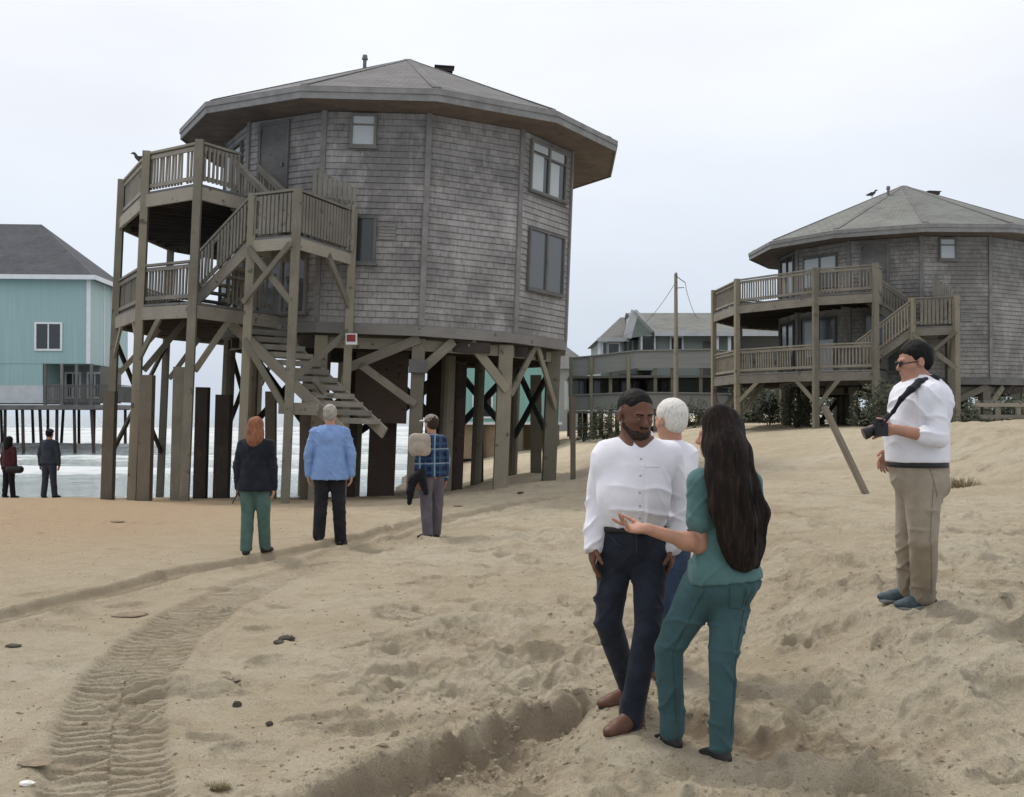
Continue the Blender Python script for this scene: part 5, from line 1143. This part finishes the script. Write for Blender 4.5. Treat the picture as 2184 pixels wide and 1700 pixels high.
strands = [([J(1536, 895, -.06), J(1552, 960, -.12), J(1560, 1040, -.15), J(1572, 1110, -.15), J(1583, 1180, -.14), J(1590, 1204, -.14)], [.075, .085, .088, .085, .062, .035]),
           ([J(1530, 900, -.05), J(1522, 950, -.07), J(1530, 1010, -.12), J(1543, 1080, -.16), J(1560, 1150, -.16), J(1566, 1190, -.15)], [.06, .045, .052, .058, .052, .03]),
           ([J(1560, 905, 0), J(1574, 970, -.04), J(1588, 1035, -.05), J(1606, 1095, -.03), J(1604, 1160, -.06), J(1606, 1200, -.09)], [.05, .06, .068, .075, .058, .03])]
for pts, rs in strands: S.chain(pts, rs, .05, ((.2, -1, 0), .62))
def hairf(v): a = np.arctan2(v[:, 0]-.2, v[:, 1]+.5); return .005*fbm(v[:, 0]*38, v[:, 1]*20, v[:, 2]*1.6, 3, 9)+.003*fbm(v[:, 0]*110, v[:, 1]*60, v[:, 2]*2, 2, 19)+.003*fbm(v[:, 0]*8, v[:, 1]*8, v[:, 2]*2, 2, 7)
S.mesh('hair', 'dark_long_hair', P, .0055, 0, hairf)

hr = [o for o in P.children if o.name.startswith('hair')][0]; m = MB(); rg = random.Random(6)
for pts, rs in strands:
    for i in range(120):
        a0 = rg.uniform(math.pi*.9, math.pi*2.1); wv = rg.uniform(-.25, .25); pr = None; n = 14; st = rg.uniform(0, .5); en = rg.uniform(.85, 1.04); w2 = rg.uniform(.0009, .0020)
        for j in range(n+1):
            t_ = (st+(en-st)*j/n)*(len(pts)-1); i0 = min(int(t_), len(pts)-2); fr_ = t_-i0; cpt = pts[i0]*(1-fr_)+pts[i0+1]*fr_; rr_ = (rs[i0]*(1-fr_)+rs[i0+1]*fr_)*1.02+.005
            ang = a0+wv*j/n; q = V3(cpt)+V3((math.cos(ang)*rr_, math.sin(ang)*rr_*.68, 0)); tg = V3((-math.sin(ang), math.cos(ang), 0))*w2
            if pr is not None: m.quad([pr[0]-pr[1], pr[0]+pr[1], q+tg, q-tg])
            pr = (q, tg)
m.build('hair_strands', 'dark_long_hair', hr)

# ================================================================== man with the camera
f = Fig(1946, 7.75, 'man with camera in white shirt and khaki trousers standing in profile on the dune'); J = f.j; P = f.P
face = nrm((-1, -.05, -.10)); hc = J(1951, 768, .0); nk = J(1968, 822, .0); tf = nrm((-1, -.15, 0))
chest, belly, waist, pelv = J(1962, 862), J(1953, 925), J(1956, 980), J(1957, 1010)
shN, shF = J(1990, 845, -.18), J(1955, 845, .18); elN, wrN = J(2002, 935, -.26), J(1908, 916, -.26); elF, wrF = J(1925, 925, .26), J(1895, 960, .25)
hN, hF = J(1966, 1030, -.08), J(1950, 1030, .10); kN, kF = J(1968, 1150, -.10), J(1938, 1150, .12); aN, aF = f.gf(1968, 1290), f.gf(1936, 1274)
B = SDF(); head(B, hc, face, 1.12, nk, .062, 1.05); sd_ = (.15, -1, 0)
tors = [(chest-A_([0, .09, 0]), chest+A_([0, .09, 0]), .165, .165), (chest+A_([.01, 0, 0]), belly, .175, .19), (belly, waist, .19, .18), (waist, pelv, .185, .175)]
def tor2(S, extra=0):
    for (a, b, ra, rb) in tors: S.c(a, b, ra+extra, rb+extra, .06)
tor2(B); B.c(shN, shF, .075, .075, .05); arms = [(shN, elN, .068, .055), (elN, wrN, .050, .033), (shF, elF, .068, .055), (elF, wrF, .05, .033)]; legs = [(hN, kN, .115, .078), (kN, aN, .07, .048), (hF, kF, .115, .078), (kF, aF, .07, .048)]
limb(B, arms, 0, .04); limb(B, legs, 0, .04)
hand(B, wrN, (-1, .12, -.05), (0, .9, -.3), (-.1, .3, 1), 1.08, (.5, .55, .6, .7), .6); hand(B, wrF, (-.55, -.1, -.85), (.5, -.6, -.2), (-.6, -.3, .3), 1.05, (.3, .35, .4, .5))
B.mesh('body', 'tan_skin', P, .0065); eyes(P, hc, face, 1.12)
S = SDF(); tor2(S, .004); S.c(shN, shF, .080, .080, .06); S.c(nk-A_([0, 0, .02]), chest, .072, .14, .05)
for i, (a, b, ra, rb) in enumerate(arms):
    if i % 2 == 0: S.c(a, b, ra+.004, .054, .012)
    else: S.c(a, a+(b-a)*.30, .054, .050, .005); S.c(a+(b-a)*.24, a+(b-a)*.31, .057, .056, .004)
S.cut(waist-A_([0, 0, .02]), (0, 0, -1), .012); S.mesh('shirt', 'white_shirt_warm', P, .008, .012, folds(.018, seed=51))
m_ = SDF(); m_.c(nk+A_([-.055, -.04, .0]), nk+A_([.05, -.05, .035]), .016, .016, .01).c(nk+A_([.05, -.05, .035]), nk+A_([.06, .05, .035]), .016, .016, .01).c(nk+A_([-.055, .04, .0]), nk+A_([.06, .05, .035]), .016, .016, .01); collar('collar', 'white_shirt_warm', P, nk+A_([.004, 0, -.015]), .084, tf, .045, .012)
S = SDF(); S.c(waist-A_([0, 0, .03]), pelv, .192, .185, .05); S.e(pelv+A_([.05, 0, -.07]), (.15, .17, .15), None, .06)
for i, (a, b, ra, rb) in enumerate(legs): S.c(a, b, *((ra+.010, .090) if i % 2 == 0 else (.090, .076)), .035 if i % 2 == 0 else .005)
for a in (aN, aF): S.c(a+A_([0, 0, .10]), a-A_([0, 0, .0]), .068, .076, .02)
S.cut(waist-A_([0, 0, .012]), (0, 0, 1)); kh = S.mesh('trousers', 'khaki', P, .009, .006, folds(.017, seed=55)); ribbon(kh, [hN+A_([.03, 0, .04]), kN+A_([.01, 0, 0]), aN+A_([.01, 0, .03])], (0, 1, 0), .005, 'khaki_seam', 'leg_seam'); ribbon(kh, [waist+A_([.015, 0, -.06]), hN+A_([.06, 0, -.09])], (0, 1, 0), .006, 'khaki_seam', 'pocket_seam')
S = SDF(); S.c(waist-A_([0, 0, .03]), waist-A_([0, .01, .032]), .190, .190, .01); S.cut(waist-A_([0, 0, .018]), (0, 0, 1)); S.cut(waist-A_([0, 0, .050]), (0, 0, -1)); S.mesh('belt', 'black_leather', P, .008, .013)
for a, d in ((aN, (-1, -.15)), (aF, (-1, .1))): S = SDF(); foot(S, a, d, 1.12); s_ = S.mesh('shoe', 'slate_shoe', P, .007); sole(s_, a, d, 1.14)
r, fv_, u = frame(face); k = 1.12; M = np.stack([r, fv_, u]); S = SDF(); S.e(hc+u*.034*k-fv_*.016*k, A_([.088, .104, .092])*k, M); S.e(hc-u*.01*k-fv_*.05*k, A_([.075, .06, .07])*k, M, .03); S.sub(hc-u*.055*k+fv_*.08*k, A_([.1, .088, .096])*k, M, .015); S.mesh('hair', 'black_hair', P, .006, 0, lambda v: .009*fbm(v[:, 0]*28, v[:, 1]*28, v[:, 2]*28, 3))
gl = SDF(); g0 = hc-u*.014*k+fv_*.104*k
for s in (-1, 1): gl.c(g0+r*s*.032-u*.012, g0+r*s*.032+u*.010, .010, k=.002); gl.c(g0+r*s*.055, hc-u*.01*k+r*s*.088*k-fv_*.01, .004, k=.002)
gl.c(g0-r*.055+u*.012, g0+r*.055+u*.012, .0035, k=.002); gl.mesh('glasses', 'camera_plastic', P, .0035)
# the camera he holds is a thing of its own, with its strap
cp = wrN+A_([-.10, .02, .0]); m = MB(); cr0 = empty('camera', f.o+Vector(cp)); tag(cr0, 'black camera held at chest height by the man in khaki trousers, strap round his neck', 'camera')
m.box((0, 0, 0), (.065, .135, .09)); m.box((0, 0, .055), (.05, .055, .03)); m.box((.0, -.05, .0), (.085, .03, .085)); m.build('camera_body', 'camera_plastic', cr0)
m = MB(); m.cyl((-.03, 0, -.005), (-.07, 0, -.02), .034, .036, 18); m.cyl((-.07, 0, -.02), (-.10, 0, -.032), .039, .040, 18); ln = m.build('lens', 'camera_plastic', cr0, True); m = MB(); m.cyl((-.08, 0, -.024), (-.103, 0, -.033), .032, .032, 18); m.build('front_glass', 'lens_glass', ln)
o_ = A_(f.o)+A_(cp); S = SDF(); q = [A_([0, -.07, .03])]+[a-A_(cp) for a in (J(1905, 878, -.27), J(1923, 850, -.285), J(1944, 830, -.25), J(1962, 815, -.17), nk+A_([.045, -.085, .045]), nk+A_([.085, -.02, .045]), nk+A_([.085, .05, .045]), J(1950, 822, .12), J(1925, 860, .20))]+[A_([0, .07, .03])]
S.chain(q, [.010, .012, .018, .026, .030, .032, .032, .030, .024, .018, .010], .02, ((0, 0, 1), .8)); S.mesh('strap', 'black_cloth', cr0, .006)

# ================================================================== generic figure seen from behind
def back_figure(px, Y, label, H, build, top, trousers, skinm, hairm, tf=(0, 1, 0), hs=.012, spread=.5, hem=0.0, arms_out=.0, hair='short', lower=0, shoe='black_leather', legw=1.0, stance=(.0, .0), group=None, shadowmat=None, dz=0):
    f = Fig(px, Y, label, group, dz); s = H/1.75; P = f.P; r, fw, u = frame(tf); z = A_([0, 0, 1.0])
    hc = z*1.64*s+fw*.01; nk = z*1.49*s; chest = z*1.30*s; belly = z*1.12*s; waist = z*1.02*s; pelv = z*.93*s
    sh = {e: chest+z*.095*s+r*e*(.165+.02*build)*s for e in (-1, 1)}; el = {e: sh[e]-z*.29*s+r*e*(.06+arms_out)*s-fw*.02 for e in (-1, 1)}; wr = {e: el[e]-z*.26*s+r*e*(.0)*s+fw*.03 for e in (-1, 1)}
    hp = {e: z*.90*s+r*e*.095*s for e in (-1, 1)}; kn = {e: z*.49*s+r*e*(.10+.02*spread)*s+fw*.03*e*stance[0] for e in (-1, 1)}
    an = {}
    for e in (-1, 1):
        q = r*e*(.10+.05*spread)*s+fw*stance[1]*e*.5; gx = gz(f.o.x+q[0], f.o.y+q[1])-f.o.z; an[e] = A_([q[0], q[1], gx+.075])
    bw = .13+.035*build; B = SDF(); head(B, hc, fw, s*1.02, nk, .055*s)
    tors = [(chest-r*.06, chest+r*.06, bw, bw), (chest, belly, bw, bw*.98), (belly, pelv, bw*.98, bw)]
    for t_ in tors: B.c(*t_, .05, (fw, .75))
    B.c(sh[-1], sh[1], .06*s, k=.05)
    for e in (-1, 1):
        B.c(sh[e], el[e], .055*s, .045*s, .03); B.c(el[e], wr[e], .043*s, .03*s, .02); B.c(hp[e], kn[e], .10*s*legw, .068*s*legw, .04); B.c(kn[e], an[e], .064*s, .045*s, .03)
        hand(B, wr[e], (-.0, .0, -1), -r*e, fw, s*1.0, (.3, .35, .4, .45))
    B.mesh('body', skinm, P, hs*.75)
    S = SDF()
    for t_ in tors: S.c(*t_, .05, (fw, .78))
    S.c(belly, pelv-z*hem, bw*1.06, bw*1.16, .04, (fw, .84)); S.c(nk-z*.05, chest, .06, .12, .05)
    for e in (-1, 1): S.c(nk-z*.06, sh[e], .05*s, .056*s, .04); S.c(belly+r*e*.03, pelv+r*e*.062*s-z*hem, bw*.98, bw*1.10, .03, (fw, .86))
    S.cut(pelv-z*(hem+.0), (0, 0, -1), .015)
    for e in (-1, 1): S.c(sh[e], el[e], .062*s, .054*s, .018); S.c(el[e], wr[e], .053*s, .040*s, .005)
    shirt = S.mesh('jacket' if 'jacket' in label else 'shirt', top, P, hs, .012, folds(.014, seed=int(px)))
    S = SDF(); S.c(waist, pelv, bw*.92, bw*.96, .04, (fw, .78))
    for e in (-1, 1): S.c(hp[e], kn[e], (.094*legw+.006)*s, (.066*legw+.012)*s, .04); S.c(kn[e], an[e], (.066*legw+.012)*s, (.05*legw+.020)*s, .005)
    S.cut(an[1]-z*.04, (0, 0, -1)); S.mesh('trousers', trousers, P, hs, .004, folds(.010, seed=int(px)+7))
    for e in (-1, 1): S = SDF(); foot(S, an[e]+z*.0, fw+r*e*.25, s); S.mesh('shoe', shoe, P, hs)
    M = np.stack([r, fw, u]); k = s*1.02; S = SDF(); S.e(hc+u*.026*k-fw*.012*k, A_([.088, .108, .096])*k, M); S.sub(hc-u*.05*k+fw*.09*k, A_([.1, .08, .10])*k, M, .015)
    if hair == 'long': S.chain([hc-fw*.03, hc-z*.10*s-fw*.04, hc-z*.20*s-fw*.06, hc-z*.27*s-fw*.06], [.09*s, .10*s, .095*s, .05*s], .05); S.sub(hc-u*.05*k+fw*.10*k, A_([.08, .06, .10])*k, M, .015)
    if hair == 'short': S.e(hc-u*.03*k-fw*.04*k, A_([.075, .065, .065])*k, M, .03)
    S.mesh('hair', hairm, P, hs*.7, 0, lambda v: .007*fbm(v[:, 0]*30, v[:, 1]*30, v[:, 2]*(12 if hair == 'long' else 30), 2))
    return f, dict(hc=hc, nk=nk, chest=chest, sh=sh, el=el, wr=wr, pelv=pelv, an=an, s=s, r=r, fw=fw, bw=bw, belly=belly)
f, q = back_figure(546, 13.45, 'red-haired woman in black jacket and green trousers walking away', 1.62, .35, 'navy_black', 'green_trousers', 'light_skin', 'red_hair', (.05, 1, 0), .010, .0, .12, .0, 'long', stance=(.3, .16), legw=1.05)
m = MB(); w_ = q['wr'][-1]; m.box((0, 0, 0), (.012, .075, .15), (Vector((1, 0, 0)), Vector((0, .9, .4)), Vector((0, -.4, .9)))); o = m.build('phone', 'camera_plastic'); o.location = f.o+Vector(w_)+Vector((-.03, -.02, -.12)); o.rotation_euler = (0, R(25), R(15)); tag(o, 'dark phone in the left hand of the red-haired woman', 'phone')
f, q = back_figure(704, 15.25, 'heavy-set white-haired man in light blue shirt and dark trousers seen from behind', 1.82, 1.15, 'blue_shirt', 'dark_trousers', 'light_skin', 'grey_hair', (-.05, 1, 0), .011, .7, .16, .03, 'short', stance=(.3, .12), legw=1.12)
f, q = back_figure(921, 15.9, 'person in camouflage cap and blue plaid shirt carrying a bag and jacket', 1.74, .2, 'plaid_cloth', 'grey_trousers', 'tan_skin', 'beard_hair', (-.6, .8, 0), .010, .3, .05, .0, 'short', stance=(.3, .14), legw=1.0, dz=.03)
s = q['s']; hc = q['hc']; r, fw, u = frame((-.6, .8, 0)); M = np.stack([r, fw, u])
S = SDF(); S.e(hc+u*.045, (.098, .112, .085), M); S.cut(hc+u*.02, -u, .01); cp_ = S.mesh('cap', 'camo_cap', f.P, .008); S = SDF(); S.c(hc+u*.03+fw*.08-r*.03, hc+u*.03+fw*.15-r*.05, .06, .05, .02, (u, .35)); S.mesh('cap_brim', 'pale_cap', cp_, .008)
b = q['sh'][-1]+A_([-.02, -.12, -.07]); S = SDF(); S.c(b+A_([-.06, 0, .09]), b+A_([.06, 0, .09]), .08, k=.03, fl=((0, 1, 0), .7)); S.c(b+A_([-.06, 0, -.06]), b+A_([.06, 0, -.06]), .085, k=.05, fl=((0, 1, 0), .7)); S.c(b+A_([-.075, 0, .09]), b+A_([-.075, 0, -.06]), .075, k=.03, fl=((0, 1, 0), .7)); S.c(b+A_([.075, 0, .09]), b+A_([.075, 0, -.06]), .075, k=.03, fl=((0, 1, 0), .7)); S.e(b+A_([0, -.045, -.02]), (.09, .04, .08), None, .01); S.c(b+A_([.07, .02, .14]), b+A_([.11, .12, .13]), .018, k=.01); o = S.mesh('rucksack', 'beige_bag', None, .010, .0, folds(.008, seed=77)); o.location = f.o; tag(o, 'beige bag on the left shoulder of the person in the plaid shirt', 'bag')
S = SDF(); w_ = q['wr'][-1]; S.chain([w_+A_([.05, -.05, .10]), w_+A_([-.06, -.06, .0]), w_+A_([-.10, -.05, -.16]), w_+A_([-.11, -.03, -.32])], [.06, .065, .055, .035], .04); S.c(w_+A_([.06, -.08, .08]), w_+A_([.12, -.08, -.18]), .06, .04, .04); o = S.mesh('carried_jacket', 'black_cloth', None, .010, 0, folds(.016, seed=78)); o.location = f.o; tag(o, 'black jacket draped over the forearm of the person in plaid', 'jacket')
f, q = back_figure(20, 29.5, 'person in dark red jacket with a black bag at the left edge by the water', 1.62, .2, 'maroon_cloth', 'black_cloth', 'tan_skin', 'black_hair', (.4, 1, 0), .016, .0, .05, .0, 'long', stance=(.3, .1))
S = SDF(); w_ = q['wr'][1]; S.c(w_+A_([-.1, -.12, -.02]), w_+A_([.16, -.10, -.02]), .10, .10, .03); o = S.mesh('handbag', 'black_leather', None, .016); o.location = f.o; tag(o, 'black bag carried by the person in dark red', 'bag')
f, q = back_figure(106, 29.0, 'person in dark blue-grey jacket standing right of the one in red by the water', 1.78, .8, 'charcoal_cloth', 'charcoal_cloth', 'tan_skin', 'black_hair', (.2, 1, 0), .016, .5, .06, .02, 'short', stance=(.1, .1))
S = SDF(); hc = q['hc']; S.e(hc+A_([0, 0, .045]), (.10, .12, .08)); S.cut(hc+A_([0, 0, .02]), (0, 0, -1), .01); S.mesh('cap', 'charcoal_cloth', f.P, .014)
bird(297, 352, 28.2, 1.0, 'dark gull perched on the upper deck rail of the leaning house', R(180)); bird(1862, 421, 41.5, .9, 'dark bird on the left roof slope of the second round house', 0)
